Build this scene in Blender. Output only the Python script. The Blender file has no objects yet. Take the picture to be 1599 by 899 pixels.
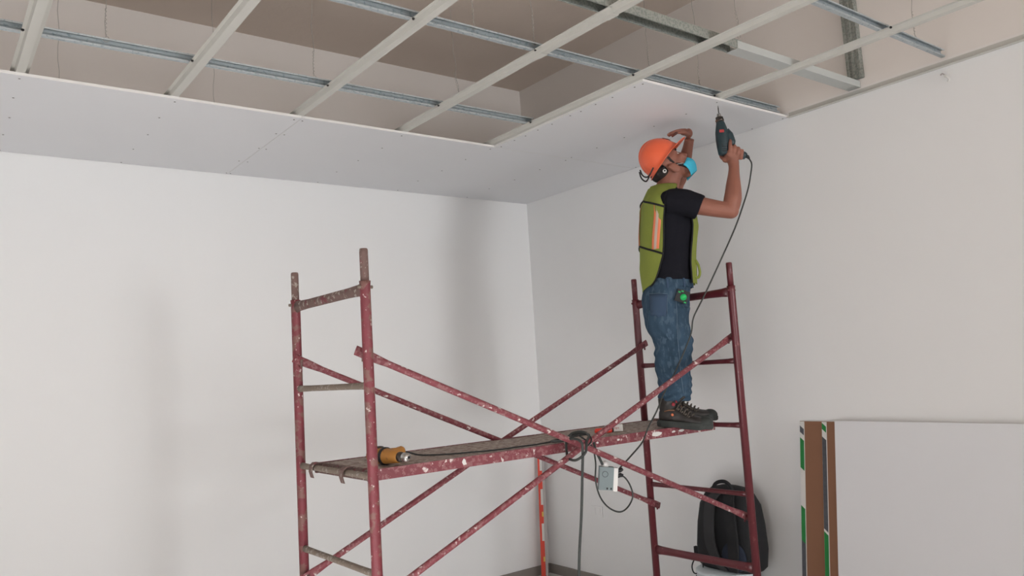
import bpy, bmesh, math, random
from mathutils import Vector, Matrix, noise
from mathutils.bvhtree import BVHTree
from math import sin, cos, pi, radians

random.seed(7)
S = bpy.context.scene
COL = S.collection

# ------------------------------------------------------------------ camera
cam_d = bpy.data.cameras.new('camera')
cam = bpy.data.objects.new('camera', cam_d)
COL.objects.link(cam)
cam_d.sensor_width = 36.0
cam_d.lens = 1218.77 * 36.0 / 1599.0
yaw, pitch, roll = 0.654913, 0.103074, -0.061768
fwd = Vector((sin(yaw) * cos(pitch), cos(yaw) * cos(pitch), sin(pitch)))
rgt0 = Vector((cos(yaw), -sin(yaw), 0))
up0 = rgt0.cross(fwd)
rgt = cos(roll) * rgt0 + sin(roll) * up0
upv = -sin(roll) * rgt0 + cos(roll) * up0
M = Matrix((rgt, upv, -fwd)).transposed().to_4x4()
M.translation = Vector((-3.99881, -4.93811, 1.60686))
cam.matrix_world = M
cam_d.clip_start = 0.05
S.camera = cam

# ------------------------------------------------------------------ world, light, exposure
wd = bpy.data.worlds.new('sky')
S.world = wd
wd.use_nodes = True
bg = wd.node_tree.nodes['Background']
bg.inputs[0].default_value = (0.80, 0.90, 1.0, 1)
bg.inputs[1].default_value = 1.0


def area(name, loc, aim, sx, sy, power, color, spread=180):
    l = bpy.data.lights.new(name, 'AREA')
    l.shape = 'RECTANGLE'
    l.size, l.size_y = sx, sy
    l.energy = power
    l.color = color
    l.spread = radians(spread)
    o = bpy.data.objects.new(name, l)
    COL.objects.link(o)
    o.location = loc
    d = Vector(aim) - Vector(loc)
    o.rotation_euler = d.to_track_quat('-Z', 'Y').to_euler()
    return o


# daylight through the large opening in the wall behind the camera and the one in the left wall
area('window_daylight_front', (-3.6, -12.92, 1.25), (-3.0, 0, 1.3), 2.4, 1.8, 45, (0.95, 0.975, 1.0))
area('window_daylight_front_2', (-1.2, -12.92, 1.25), (-1.4, 0, 1.3), 1.4, 1.8, 400, (0.95, 0.975, 1.0))  # added fill lamp, brightens the inside corner and the man's shadow
area('window_daylight_left', (-6.72, -5.0, 1.35), (0.0, -1.2, 1.6), 1.9, 1.7, 38, (0.95, 0.98, 1.0))
# added low sunlight via the left window; its unseen floor patch brightens the ceiling
sl = bpy.data.lights.new('sun', 'SUN')
sl.energy = 33.0
sl.angle = radians(0.6)
sl.color = (0.97, 0.975, 1.0)
so = bpy.data.objects.new('sun', sl)
COL.objects.link(so)
so.rotation_euler = Vector((0.86, 0.46, -0.42)).to_track_quat('-Z', 'Y').to_euler()
S.view_settings.view_transform = 'Standard'
S.view_settings.look = 'None'
S.view_settings.gamma = 1.0
S.view_settings.use_curve_mapping = False
S.view_settings.exposure = -0.52

# ------------------------------------------------------------------ materials
def lin(c):
    return tuple((v / 255 / 12.92) if v / 255 <= 0.04045 else ((v / 255 + 0.055) / 1.055) ** 2.4 for v in c)


def mat(name, rgb, rough=0.7, metal=0.0, var=0.06, vscale=8.0, bump=0.0, bscale=60.0, spot=None, spot_amt=0.0,
        spot_scale=25.0, spot2=None, spot2_amt=0.0, spot2_scale=70.0, stretch=None, spec=0.5):
    m = bpy.data.materials.new(name)
    m.use_nodes = True
    nt = m.node_tree
    N, L = nt.nodes, nt.links
    b = N['Principled BSDF']
    b.inputs['Roughness'].default_value = rough
    b.inputs['Metallic'].default_value = metal
    b.inputs['Specular IOR Level'].default_value = spec
    c = lin(rgb)
    tc = N.new('ShaderNodeTexCoord')
    mp = N.new('ShaderNodeMapping')
    L.new(tc.outputs['Object'], mp.inputs['Vector'])
    if stretch:
        mp.inputs['Scale'].default_value = stretch
    n1 = N.new('ShaderNodeTexNoise')
    n1.inputs['Scale'].default_value = vscale
    n1.inputs['Detail'].default_value = 4
    L.new(mp.outputs[0], n1.inputs['Vector'])
    mx = N.new('ShaderNodeMix')
    mx.data_type = 'RGBA'
    mx.inputs[6].default_value = (*[max(0, v * (1 - var)) for v in c], 1)
    mx.inputs[7].default_value = (*[min(1, v * (1 + var)) for v in c], 1)
    L.new(n1.outputs['Fac'], mx.inputs[0])
    out = mx.outputs[2]

    def spots(out, col, amt, scale):
        n = N.new('ShaderNodeTexNoise')
        n.inputs['Scale'].default_value = scale
        n.inputs['Detail'].default_value = 3
        L.new(mp.outputs[0], n.inputs['Vector'])
        r = N.new('ShaderNodeMapRange')
        r.inputs[1].default_value = 1 - amt - 0.03
        r.inputs[2].default_value = 1 - amt + 0.03
        L.new(n.outputs['Fac'], r.inputs[0])
        k = N.new('ShaderNodeMix')
        k.data_type = 'RGBA'
        L.new(r.outputs[0], k.inputs[0])
        L.new(out, k.inputs[6])
        k.inputs[7].default_value = (*lin(col), 1)
        return k.outputs[2]
    if spot:
        out = spots(out, spot, spot_amt, spot_scale)
    if spot2:
        out = spots(out, spot2, spot2_amt, spot2_scale)
    L.new(out, b.inputs['Base Color'])
    if bump:
        nb = N.new('ShaderNodeTexNoise')
        nb.inputs['Scale'].default_value = bscale
        nb.inputs['Detail'].default_value = 5
        L.new(mp.outputs[0], nb.inputs['Vector'])
        bp = N.new('ShaderNodeBump')
        bp.inputs['Strength'].default_value = bump
        bp.inputs['Distance'].default_value = 0.01
        L.new(nb.outputs['Fac'], bp.inputs['Height'])
        L.new(bp.outputs[0], b.inputs['Normal'])
    return m


m_wall = mat('wall_paint', (240, 239, 238), 0.85, var=0.012, vscale=1.3, bump=0.10, bscale=9, spec=0.2)
def bare_above(m, z0, rgb):
    nt = m.node_tree
    N, L = nt.nodes, nt.links
    b = N['Principled BSDF']
    src = b.inputs['Base Color'].links[0].from_socket
    g = N.new('ShaderNodeNewGeometry')
    sx = N.new('ShaderNodeSeparateXYZ')
    L.new(g.outputs['Position'], sx.inputs[0])
    r = N.new('ShaderNodeMapRange')
    r.inputs[1].default_value, r.inputs[2].default_value = z0, z0 + .03
    L.new(sx.outputs['Z'], r.inputs[0])
    k = N.new('ShaderNodeMix')
    k.data_type = 'RGBA'
    L.new(r.outputs[0], k.inputs[0])
    L.new(src, k.inputs[6])
    k.inputs[7].default_value = (*lin(rgb), 1)
    L.new(k.outputs[2], b.inputs['Base Color'])


bare_above(m_wall, 2.965, (232, 225, 219))      # paint stops where the new ceiling goes
m_slab = mat('raw_slab', (222, 208, 196), 0.95, var=0.08, vscale=1.5, bump=0.3, bscale=14, spec=0.1)
m_floor = mat('floor_tile', (224, 221, 217), 0.45, var=0.05, vscale=5, bump=0.02)
m_grout = mat('grout', (130, 126, 120), 0.9)
m_base = mat('baseboard_tile', (136, 129, 123), 0.6, var=0.08)
m_gyp = mat('gypsum_paper', (232, 232, 234), 0.9, var=0.012, vscale=3, spec=0.15)
m_gypcore = mat('gypsum_core', (232, 229, 225), 0.95, var=0.03, vscale=40, spec=0.1)
m_kraft = mat('kraft_paper', (146, 108, 86), 0.9, var=0.04, vscale=5, spec=0.1)
m_galv = mat('galvanised_steel', (180, 188, 191), 0.42, metal=0.45, var=0.10, vscale=30, spot=(150, 162, 168), spot_amt=0.40, spot_scale=60)
m_galv2 = mat('dull_galvanised_steel', (150, 152, 145), 0.6, metal=0.2, var=0.12, vscale=60, spot=(128, 133, 127), spot_amt=0.47, spot_scale=90)
m_fur = mat('pale_steel', (206, 204, 197), 0.6, metal=0.0, var=0.05, vscale=6)
m_track = mat('track_steel', (190, 193, 190), 0.55, metal=0.15, var=0.04, vscale=8)
m_wire = mat('hanger_wire', (170, 166, 160), 0.4, metal=0.6)
m_scr2 = mat('sunk_screw', (136, 132, 130), 0.5, metal=0.2)
m_screw = mat('black_screw', (40, 38, 38), 0.5, metal=0.3)
m_redL = mat('worn_red_paint', (122, 52, 60), 0.5, var=0.3, vscale=14, spot=(126, 88, 82), spot_amt=0.45, spot_scale=22,
             spot2=(206, 190, 184), spot2_amt=0.31, spot2_scale=60, bump=0.25, bscale=80)
m_redS = mat('spattered_red_paint', (126, 58, 66), 0.5, var=0.2, vscale=20, spot=(146, 96, 98), spot_amt=0.46, spot_scale=60,
             spot2=(222, 208, 204), spot2_amt=0.34, spot2_scale=40, bump=0.25, bscale=80)
m_redR = mat('dark_red_paint', (98, 38, 45), 0.35, var=0.12, vscale=10, spot=(124, 70, 70), spot_amt=0.33, spot_scale=40)
m_cem = mat('cement_coated_steel', (118, 94, 88), 0.8, var=0.2, vscale=20, spot=(122, 66, 70), spot_amt=0.40, spot_scale=26,
            spot2=(168, 158, 148), spot2_amt=0.38, spot2_scale=50, bump=0.4, bscale=90)
m_cem2 = mat('grey_cement_coated_steel', (132, 118, 106), 0.85, var=0.15, vscale=20, spot=(160, 150, 140), spot_amt=0.40, spot_scale=50,
             bump=0.4, bscale=90)
m_deck = mat('dirty_steel_deck', (172, 158, 148), 0.85, var=0.2, vscale=12, spot=(134, 114, 106), spot_amt=0.46, spot_scale=34,
             spot2=(200, 188, 178), spot2_amt=0.39, spot2_scale=45, bump=0.4, bscale=60, stretch=(0.8, 1.1, 1))
m_skin = mat('skin', (148, 95, 78), 0.55, var=0.10, vscale=14, bump=0.05, bscale=120)
m_hair = mat('black_hair', (34, 28, 26), 0.7, var=0.3, vscale=60, bump=0.4, bscale=200)
m_shirt = mat('black_cotton', (30, 30, 36), 0.92, var=0.15, vscale=8, bump=0.15, bscale=25, spec=0.1)
m_vest = mat('lime_mesh_fabric', (136, 146, 68), 0.8, var=0.08, vscale=9, bump=0.2, bscale=220, spec=0.2)
m_trim = mat('black_binding', (22, 22, 22), 0.8)
m_orange = mat('orange_tape', (236, 132, 92), 0.6, var=0.04)
m_reflect = mat('grey_reflective_tape', (196, 176, 160), 0.35)
m_denim = mat('blue_denim', (60, 80, 98), 0.9, var=0.45, vscale=9, spot=(76, 95, 112), spot_amt=0.42, spot_scale=32,
              bump=0.25, bscale=45, stretch=(1.6, 1.6, 0.7), spec=0.1)
m_denim2 = mat('dark_denim', (58, 78, 102), 0.9, var=0.12, vscale=12)
m_stitch = mat('stitching', (104, 124, 142), 0.9)
m_boot = mat('black_leather', (44, 40, 38), 0.5, var=0.2, vscale=20, bump=0.15, bscale=40)
m_sole = mat('grey_rubber', (52, 56, 54), 0.75, var=0.15, vscale=30)
m_lace = mat('grey_lace', (96, 88, 80), 0.8)
m_redcloth = mat('red_lining', (150, 50, 58), 0.8)
m_hat = mat('orange_plastic', (238, 104, 66), 0.32, var=0.03, vscale=3)
m_white = mat('white_plastic', (226, 224, 220), 0.5)
m_blackp = mat('black_plastic', (28, 28, 30), 0.5)
m_mask = mat('cyan_mask', (66, 186, 216), 0.8, var=0.06, vscale=20, stretch=(1, 1, 5))
m_teal = mat('teal_plastic', (36, 56, 62), 0.42, var=0.12, vscale=20)
m_dred = mat('red_print', (170, 52, 52), 0.6)
m_steel = mat('bright_steel', (190, 188, 184), 0.25, metal=0.9)
m_dsteel = mat('dark_steel', (78, 72, 68), 0.4, metal=0.6)
m_yel = mat('worn_yellow_plastic', (186, 128, 58), 0.5, var=0.12, vscale=25, spot=(150, 104, 52), spot_amt=0.38, spot_scale=50)
m_cord = mat('black_rubber_cord', (36, 38, 38), 0.6)
m_gcord = mat('grey_cord', (54, 57, 55), 0.55)
m_box = mat('grey_box_plastic', (126, 138, 140), 0.55, var=0.06, vscale=40)
m_green = mat('green_plastic', (20, 178, 92), 0.5)
m_green2 = mat('green_edge_tape', (30, 128, 60), 0.6, var=0.1, vscale=10)
m_grey = mat('dark_grey_print', (82, 84, 90), 0.7, var=0.3, vscale=60)
m_lorange = mat('orange_level_paint', (224, 72, 50), 0.5, var=0.04)
m_lred = mat('red_end_cap', (170, 36, 44), 0.5)
m_lyel = mat('yellow_vial', (226, 190, 84), 0.3)
m_alu = mat('aluminium', (166, 160, 158), 0.45, metal=0.4)
m_pack = mat('black_nylon', (24, 25, 28), 0.8, var=0.2, vscale=20, bump=0.2, bscale=200)
m_pack2 = mat('charcoal_padding', (52, 52, 54), 0.85, var=0.1)
m_pack3 = mat('navy_mesh', (32, 40, 56), 0.9, var=0.2, vscale=30)
m_bucket = mat('white_bucket_plastic', (222, 232, 236), 0.4)
m_redp = mat('red_plastic', (226, 64, 48), 0.4)
m_eye = mat('eye_white', (210, 200, 190), 0.3)

# ------------------------------------------------------------------ helpers
def link(name, me, m=None, parent=None, smooth=False):
    o = bpy.data.objects.new(name, me)
    COL.objects.link(o)
    if m is not None:
        for k in (m if isinstance(m, (list, tuple)) else [m]):
            me.materials.append(k)
    if parent is not None:
        o.parent = parent
    if smooth:
        for p in me.polygons:
            p.use_smooth = True
    return o


def obj(name, bm, m, parent=None, smooth=False, bevel=0):
    if bevel:
        bmesh.ops.bevel(bm, geom=[e for e in bm.edges if len(e.link_faces) == 2 and e.calc_face_angle(0) > 0.6],
                        offset=bevel, segments=2, affect='EDGES', profile=0.6)
    bmesh.ops.recalc_face_normals(bm, faces=bm.faces)
    me = bpy.data.meshes.new(name)
    bm.to_mesh(me)
    bm.free()
    return link(name, me, m, parent, smooth)


def thing(name, label, cat, loc=(0, 0, 0), rz=0, group=None):
    o = bpy.data.objects.new(name, None)
    COL.objects.link(o)
    o.location = loc
    o.rotation_euler = (0, 0, rz)
    o.empty_display_size = 0.1
    return tag(o, label, cat, group)


def tag(o, label=None, cat=None, group=None, kind=None):
    if label: o['label'] = label
    if cat: o['category'] = cat
    if group: o['group'] = group
    if kind: o['kind'] = kind
    return o


def box(bm, a, b, mi=0, mtx=None):
    x0, y0, z0 = a
    x1, y1, z1 = b
    v = [Vector(p) for p in ((x0, y0, z0), (x1, y0, z0), (x1, y1, z0), (x0, y1, z0), (x0, y0, z1), (x1, y0, z1), (x1, y1, z1), (x0, y1, z1))]
    if mtx is not None:
        v = [mtx @ p for p in v]
    v = [bm.verts.new(p) for p in v]
    for f in ((0, 3, 2, 1), (4, 5, 6, 7), (0, 1, 5, 4), (1, 2, 6, 5), (2, 3, 7, 6), (3, 0, 4, 7)):
        fc = bm.faces.new([v[i] for i in f])
        fc.material_index = mi
    return v


def frame_axes(d, ref=Vector((0, 0, 1))):
    d = d.normalized()
    if abs(d.dot(ref)) > 0.97:
        ref = Vector((0, 1, 0))
    u = ref.cross(d).normalized()
    v = d.cross(u).normalized()
    return u, v


def rings(bm, rs, mi=0, caps=True, closed=True):
    """rs: list of rings (lists of Vectors)."""
    prev = None
    first = None
    for r in rs:
        vs = [bm.verts.new(p) for p in r]
        if prev:
            n = len(vs)
            for i in range(n if closed else n - 1):
                f = bm.faces.new((prev[i], prev[(i + 1) % n], vs[(i + 1) % n], vs[i]))
                f.material_index = mi
        else:
            first = vs
        prev = vs
    if caps:
        for r in (first, prev):
            try:
                f = bm.faces.new(r)
                f.material_index = mi
            except ValueError:
                pass


def tube(bm, pts, r, seg=10, mi=0, ref=Vector((0, 0, 1)), flat=None):
    """tube through points; r number or list; flat = list of (ru, rv)."""
    pts = [Vector(p) for p in pts]
    n = len(pts)
    rs = []
    u = None
    for i, p in enumerate(pts):
        if i == 0: d = pts[1] - p
        elif i == n - 1: d = p - pts[i - 1]
        else: d = (pts[i + 1] - p).normalized() + (p - pts[i - 1]).normalized()
        d.normalize()
        if u is None:
            u, v = frame_axes(d, ref)
        else:
            u = (u - d * u.dot(d)).normalized()
            v = d.cross(u).normalized()
        if flat: ru, rv = flat[i]
        else:
            ru = rv = r[i] if isinstance(r, (list, tuple)) else r
        rs.append([p + u * ru * cos(2 * pi * k / seg) + v * rv * sin(2 * pi * k / seg) for k in range(seg)])
    rings(bm, rs, mi)


def ball(bm, c, rx, ry=None, rz=None, mtx=None, u=16, v=10, mi=0):
    ry = rx if ry is None else ry
    rz = rx if rz is None else rz
    m = Matrix.Translation(Vector(c)) @ (mtx.to_4x4() if mtx is not None else Matrix()) @ Matrix.Diagonal((rx, ry, rz, 1))
    r = bmesh.ops.create_uvsphere(bm, u_segments=u, v_segments=v, radius=1, matrix=m)
    for vv in r['verts']:
        for f in vv.link_faces:
            f.material_index = mi


def catmull(pts, n=8):
    P = [Vector(p) for p in pts]
    P = [P[0] * 2 - P[1]] + P + [P[-1] * 2 - P[-2]]
    out = []
    for i in range(1, len(P) - 2):
        for k in range(n):
            t = k / n
            a, b, c, d = P[i - 1], P[i], P[i + 1], P[i + 2]
            out.append(0.5 * ((2 * b) + (c - a) * t + (2 * a - 5 * b + 4 * c - d) * t * t + (3 * b - a - 3 * c + d) * t ** 3))
    out.append(P[-2])
    return out


def cordobj(name, pts, r, m, parent=None, n=8):
    bm = bmesh.new()
    tube(bm, catmull(pts, n), r, 8)
    return obj(name, bm, m, parent, True)


def blob(name, bm, m, parent, voxel=0.006, smooth=3, disp=None):
    bmesh.ops.recalc_face_normals(bm, faces=bm.faces)
    me = bpy.data.meshes.new(name)
    bm.to_mesh(me)
    bm.free()
    t = bpy.data.objects.new(name + '_tmp', me)
    COL.objects.link(t)
    md = t.modifiers.new('r', 'REMESH')
    md.mode = 'VOXEL'
    md.voxel_size = voxel
    md.adaptivity = 0
    if smooth:
        sm = t.modifiers.new('s', 'SMOOTH')
        sm.iterations = smooth
        sm.factor = 0.5
    dg = bpy.context.evaluated_depsgraph_get()
    dg.update()
    new = bpy.data.meshes.new_from_object(t.evaluated_get(dg))
    bpy.data.objects.remove(t)
    bpy.data.meshes.remove(me)
    new.name = name
    new.materials.clear()
    if disp:
        nor = [v.normal.copy() for v in new.vertices]
        for v, nn in zip(new.vertices, nor):
            v.co += nn * disp(v.co)
    return link(name, new, m, parent, True)


def text_mesh(name, s, size, m, parent, mtx, extrude=0.0006):
    cu = bpy.data.curves.new(name, 'FONT')
    cu.body = s
    cu.size = size
    cu.extrude = extrude
    cu.align_x = 'CENTER'
    cu.align_y = 'CENTER'
    t = bpy.data.objects.new(name + '_t', cu)
    COL.objects.link(t)
    dg = bpy.context.evaluated_depsgraph_get()
    dg.update()
    me = bpy.data.meshes.new_from_object(t.evaluated_get(dg))
    bpy.data.objects.remove(t)
    me.transform(mtx)
    me.materials.clear()
    return link(name, me, m, parent)


# ------------------------------------------------------------------ the room
HC = 2.951        # underside of the ceiling boards
SL = 3.915        # underside of the raw slab
XL, YF = -6.8, -13.0

def wall(name, a, b, m=m_wall):
    bm = bmesh.new()
    box(bm, a, b)
    return tag(obj(name, bm, m), kind='structure')

wall('wall_back', (XL - 0.2, 0, -0.1), (0.2, 0.2, SL + 0.1))
wall('wall_right', (0, YF - 0.2, -0.1), (0.2, 0, SL + 0.1))
# left wall with a window opening
bm = bmesh.new()
wy0, wy1, wz0, wz1 = -6.0, -4.0, 0.45, 2.25
box(bm, (XL - 0.2, YF - .2, -0.1), (XL, wy0, SL + 0.1))
box(bm, (XL - 0.2, wy1, -0.1), (XL, 0, SL + 0.1))
box(bm, (XL - 0.2, wy0, -0.1), (XL, wy1, wz0))
box(bm, (XL - 0.2, wy0, wz1), (XL, wy1, SL + 0.1))
tag(obj('wall_left', bm, m_wall), kind='structure')
# wall behind the camera with a wide opening
bm = bmesh.new()
fx0, fx1, fz0, fz1 = -1.95, -0.45, 0.3, 2.2  # opening nearer the right wall, made for the added fill lamp
gx0, gx1 = -4.85, -2.35
box(bm, (XL, YF - .2, -0.1), (gx0, YF, SL + 0.1))
box(bm, (gx1, YF - .2, -0.1), (fx0, YF, SL + 0.1))
box(bm, (gx0, YF - .2, -0.1), (gx1, YF, fz0))
box(bm, (gx0, YF - .2, fz1), (gx1, YF, SL + 0.1))
box(bm, (fx1, YF - .2, -0.1), (0, YF, SL + 0.1))
box(bm, (fx0, YF - .2, -0.1), (fx1, YF, fz0))
box(bm, (fx0, YF - .2, fz1), (fx1, YF, SL + 0.1))
tag(obj('wall_front', bm, m_wall), kind='structure')
for i, (a, b) in enumerate((((fx0, YF - .14, fz0), (fx1, YF - .08, fz1)), ((gx0, YF - .14, fz0), (gx1, YF - .08, fz1)), ((XL - .14, wy0, wz0), (XL - .08, wy1, wz1)))):
    bm = bmesh.new()
    ax = 0 if i < 2 else 1
    t = 0.05
    lo, hi = a[ax], b[ax]
    for (p, q) in ((lo, lo + t), (hi - t, hi), ((lo + hi) / 2 - t / 2, (lo + hi) / 2 + t / 2)):
        A, B = list(a), list(b)
        A[ax], B[ax] = p, q
        box(bm, A, B)
    for (p, q) in ((a[2], a[2] + t), (b[2] - t, b[2])):
        A, B = list(a), list(b)
        A[2], B[2] = p, q
        box(bm, A, B)
    tag(obj('window_%d' % (i + 1), bm, m_alu), kind='structure')

wall('ceiling', (XL - .2, YF - .2, SL), (0.2, 0.2, SL + 0.15), m_slab)
fl = wall('floor', (XL - .2, YF - .2, -0.12), (0.2, 0.2, -0.008), m_grout)
# floor tiles: those near the visible corner and on through the room
tme = None
ts = 0.60
for i in range(12):
    for j in range(21):
        x1 = -0.012 - i * ts
        y1 = -0.012 - j * ts
        x0, y0 = max(x1 - ts + .004, XL), max(y1 - ts + .004, YF)
        if x1 - x0 > ts - .01 and y1 - y0 > ts - .01:
            if tme is None:
                bm = bmesh.new()
                box(bm, (-ts + .004, -ts + .004, -0.010), (0, 0, 0))
                me = bpy.data.meshes.new('tile')
                bm.to_mesh(me); bm.free()
                me.materials.append(m_floor)
                tme = me
            o = bpy.data.objects.new('tile', tme)
            COL.objects.link(o)
            o.location = (x1, y1, 0)
            o.parent = fl
bm = bmesh.new(); box(bm, (XL, -0.012, 0), (-0.0, 0, 0.07))
tag(obj('baseboard_back', bm, m_base), kind='structure')
bm = bmesh.new(); box(bm, (-0.012, YF, 0), (0, -0.012, 0.07))
tag(obj('baseboard_right', bm, m_base), kind='structure')

# ------------------------------------------------------------------ ceiling boards
BT = 0.0127
PANG = 'plasterboard sheets screwed up to the ceiling grid'
def panel(x0, y0, x1, y1, label, screws):
    t = thing('ceiling_board', label, 'plasterboard', ((x0 + x1) / 2, (y0 + y1) / 2, HC), 0, PANG)
    cx, cy = (x0 + x1) / 2, (y0 + y1) / 2
    bm = bmesh.new()
    box(bm, (x0 - cx + .001, y0 - cy + .001, 0), (x1 - cx - .001, y1 - cy - .001, BT))
    for f in bm.faces:
        f.material_index = 1 if abs(f.normal.z) < 0.5 else 0
    bm.normal_update()
    for f in bm.faces:
        f.material_index = 1 if abs(f.normal.z) < 0.5 else 0
    obj('board', bm, [m_gyp, m_gypcore], t)
    bm = bmesh.new()
    for (x, y) in screws:
        bmesh.ops.create_cone(bm, cap_ends=True, segments=8, radius1=0.0045, radius2=0.0045, depth=0.002,
                              matrix=Matrix.Translation((x - cx, y - cy, -0.0006)))
    s = obj('screws', bm, m_scr2, t)
    s['kind'] = 'stuff'
    return t

fx = [-0.6100 * k for k in range(0, 9)]
YB = -1.231
sc1 = [(x + random.uniform(-.01, .01), y) for x in fx[1:4] + [-2.42] for y in (-.03, -.33, -.63, -.93, -1.19)]
sc2 = [(x + random.uniform(-.01, .01), y) for x in [-2.46] + fx[5:8] + [-4.85] for y in (-.03, -.33, -.63, -.93, -1.19)]
sc3 = [(x, y) for x in (-1.19, -.62, -0.02) for y in (-1.26, -1.5, -1.74, -1.98, -2.22, -2.43)] + [(-1.195, y) for y in (-1.4, -1.62, -1.9, -2.1, -2.38)]
panel(-2.44, YB, -0.002, -0.003, 'white ceiling board in the corner above the bare inside corner of the walls', sc1)
panel(-4.88, YB, -2.44, -0.003, 'white ceiling board along the back wall at the far left', sc2)
panel(-1.2197, -2.4585, -0.002, YB - .001, 'white ceiling board the man is screwing up, above his head', sc3)
bm = bmesh.new(); box(bm, (XL, YB, HC), (-4.882, -0.003, HC + BT))
tag(obj('ceiling_board', bm, m_gyp), 'end length of white ceiling board reaching the left wall', 'plasterboard', PANG)

# ------------------------------------------------------------------ furring channels (hat section), running front to back
def hat(x, y0, y1, wob=0.0):
    """hat profile, crown down at z = HC + BT"""
    z0 = HC + BT + 0.0004
    pr = [(-0.034, .0215), (-0.0205, .0205), (-0.0165, 0), (0.0165, 0), (0.0205, .0205), (0.034, .0215)]
    th = 0.0012
    prof = pr + [(a, b + th) for a, b in reversed(pr)]
    bm = bmesh.new()
    rs = []
    for y in (y0, y1):
        dx = wob if y == y0 else 0
        rs.append([Vector((a + dx, y, b)) for a, b in prof])
    rings(bm, rs)
    return bm, z0

FG = 'pale hat-section furring channels running towards the back wall'
names = {1: 'pale furring channel ending above the drill bit, nearest the right wall',
         2: 'pale furring channel along the left edge of the board above the man',
         3: 'pale furring channel with two spliced lips, left of the one beside the raised board',
         4: 'pale furring channel reaching the joint in the back row of ceiling boards',
         5: 'pale furring channel second from the left, over the left of the picture',
         6: 'leftmost pale furring channel, steepest in the picture',
         7: 'pale furring channel beyond the left edge of the picture',
         8: 'pale furring channel close to the left wall'}
for k in range(1, 9):
    x = -0.61 * k - (0.008 if k > 1 else 0)
    t = thing('furring_channel', names[k], 'furring channel', (x, 0, HC + BT + .0004), 0, FG)
    bm, _ = hat(x, -5.2, -0.04)
    obj('channel', bm, m_fur, t)
    if k == 3:       # two lengths overlapped: splice sleeves
        for (ya, yb) in ((-2.46, -2.40), (-2.90, -2.84)):
            bm = bmesh.new()
            pr = [(-0.036, .0195), (-0.0225, .0185), (-0.0180, -.0016), (0.0180, -.0016), (0.0225, .0185), (0.036, .0195)]
            rings(bm, [[Vector((a, y, b)) for a, b in pr + [(p, q - .0012) for p, q in reversed(pr)]] for y in (ya, yb)])
            obj('splice_sleeve', bm, m_fur, t)
    # black fixing screws on the left flange where it meets the carriers
    bm = bmesh.new()
    for y in (-1.60, -2.40, -3.35):
        ball(bm, (-0.030, y - .035, 0.019), 0.006, u=8, v=6)
    s = obj('fixing_screws', bm, m_screw, t)
    s['kind'] = 'stuff'
t = thing('furring_channel', 'short furring channel hidden above the boards against the back wall', 'furring channel', (0, 0, HC + BT + .0005), 0, None)
bpy.data.objects.remove(t)

# ------------------------------------------------------------------ carriers on top of the furring
ZC = HC + BT + 0.023
def cchannel(name, label, x0, x1, y, h=0.038, w=0.019, m=m_galv, group='galvanised carrier channels laid across the furring'):
    """C channel on its side: web at the back (+y), lips towards -y, a groove pressed in the web."""
    bm = bmesh.new()
    th = 0.0015
    pr = [(-w, 0.007), (-w, 0), (0, 0), (0, h * .38), (-.004, h * .5), (0, h * .62), (0, h), (-w, h), (-w, h - .007)]
    inner = [(-w + th, .007), (-w + th, th), (-th, th), (-th, h * .38), (-.004 - th, h * .5), (-th, h * .62), (-th, h - th), (-w + th, h - th), (-w + th, h - .007)]
    prof = pr + inner[::-1]
    rs = [[Vector((x, a, b)) for a, b in prof] for x in (x0, x1)]
    # triangulate caps is fine as an ngon
    rings(bm, rs)
    o = obj(name, bm, m)
    o.location = (0, y, ZC)
    return tag(o, label, 'metal channel', group)

cchannel('carrier_channel', 'bright galvanised carrier channel nearest the back wall that ends over the man\'s board', -6.6, -1.205, -1.585)
cchannel('carrier_channel', 'bright galvanised carrier channel in line with the front edge of the raised board', -6.6, -0.03, -2.405)
cchannel('carrier_channel', 'short blue-grey carrier channel at top right that stops under the wire', -1.27, -0.03, -3.325)
cchannel('carrier_channel', 'galvanised carrier channel hidden above the back row of boards', -6.6, -0.03, -0.62)

# open stud (opening downward) then a closed track, end to end
bm = bmesh.new()
w, h, th = 0.064, 0.040, 0.0012
pr = [(-w / 2 + .007, 0), (-w / 2, 0), (-w / 2, h), (w / 2, h), (w / 2, 0), (w / 2 - .007, 0)]
inn = [(-w / 2 + .007, th), (-w / 2 + th, th), (-w / 2 + th, h - th), (w / 2 - th, h - th), (w / 2 - th, th), (w / 2 - .007, th)]
rings(bm, [[Vector((x, a, b)) for a, b in pr + inn[::-1]] for x in (-6.6, -1.03)])
o = obj('metal_stud', bm, m_galv2)
o.location = (0, -2.865, ZC)
tag(o, 'dull grey steel stud laid open side down across the furring at the top', 'metal channel')
bm = bmesh.new()
w, h = 0.067, 0.036
pr = [(-w / 2, h), (-w / 2, 0), (w / 2, 0), (w / 2, h)]
inn = [(-w / 2 + th, h), (-w / 2 + th, th), (w / 2 - th, th), (w / 2 - th, h)]
rings(bm, [[Vector((x, a, b)) for a, b in pr + inn[::-1]] for x in (-1.06, -0.004)])
o = obj('metal_track', bm, m_track)
o.location = (0, -2.865, ZC - 0.0016)
tag(o, 'smooth pale steel track closed side down running to the right wall', 'metal channel')
# vertical stud up the wall above that track
bm = bmesh.new()
rs = []
for z in (ZC + .045, SL):
    rs.append([Vector((x, y, z)) for x, y in ((-.002, -2.925), (-.040, -2.925), (-.040, -2.912), (-.034, -2.908), (-.034, -2.898), (-.040, -2.894),
                                              (-.040, -2.880), (-.034, -2.876), (-.034, -2.866), (-.040, -2.862), (-.040, -2.850), (-.002, -2.850))])
rings(bm, rs)
tag(obj('metal_stud', bm, m_galv2), 'upright ribbed steel stud fixed to the right wall up to the slab', 'metal channel')
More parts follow.
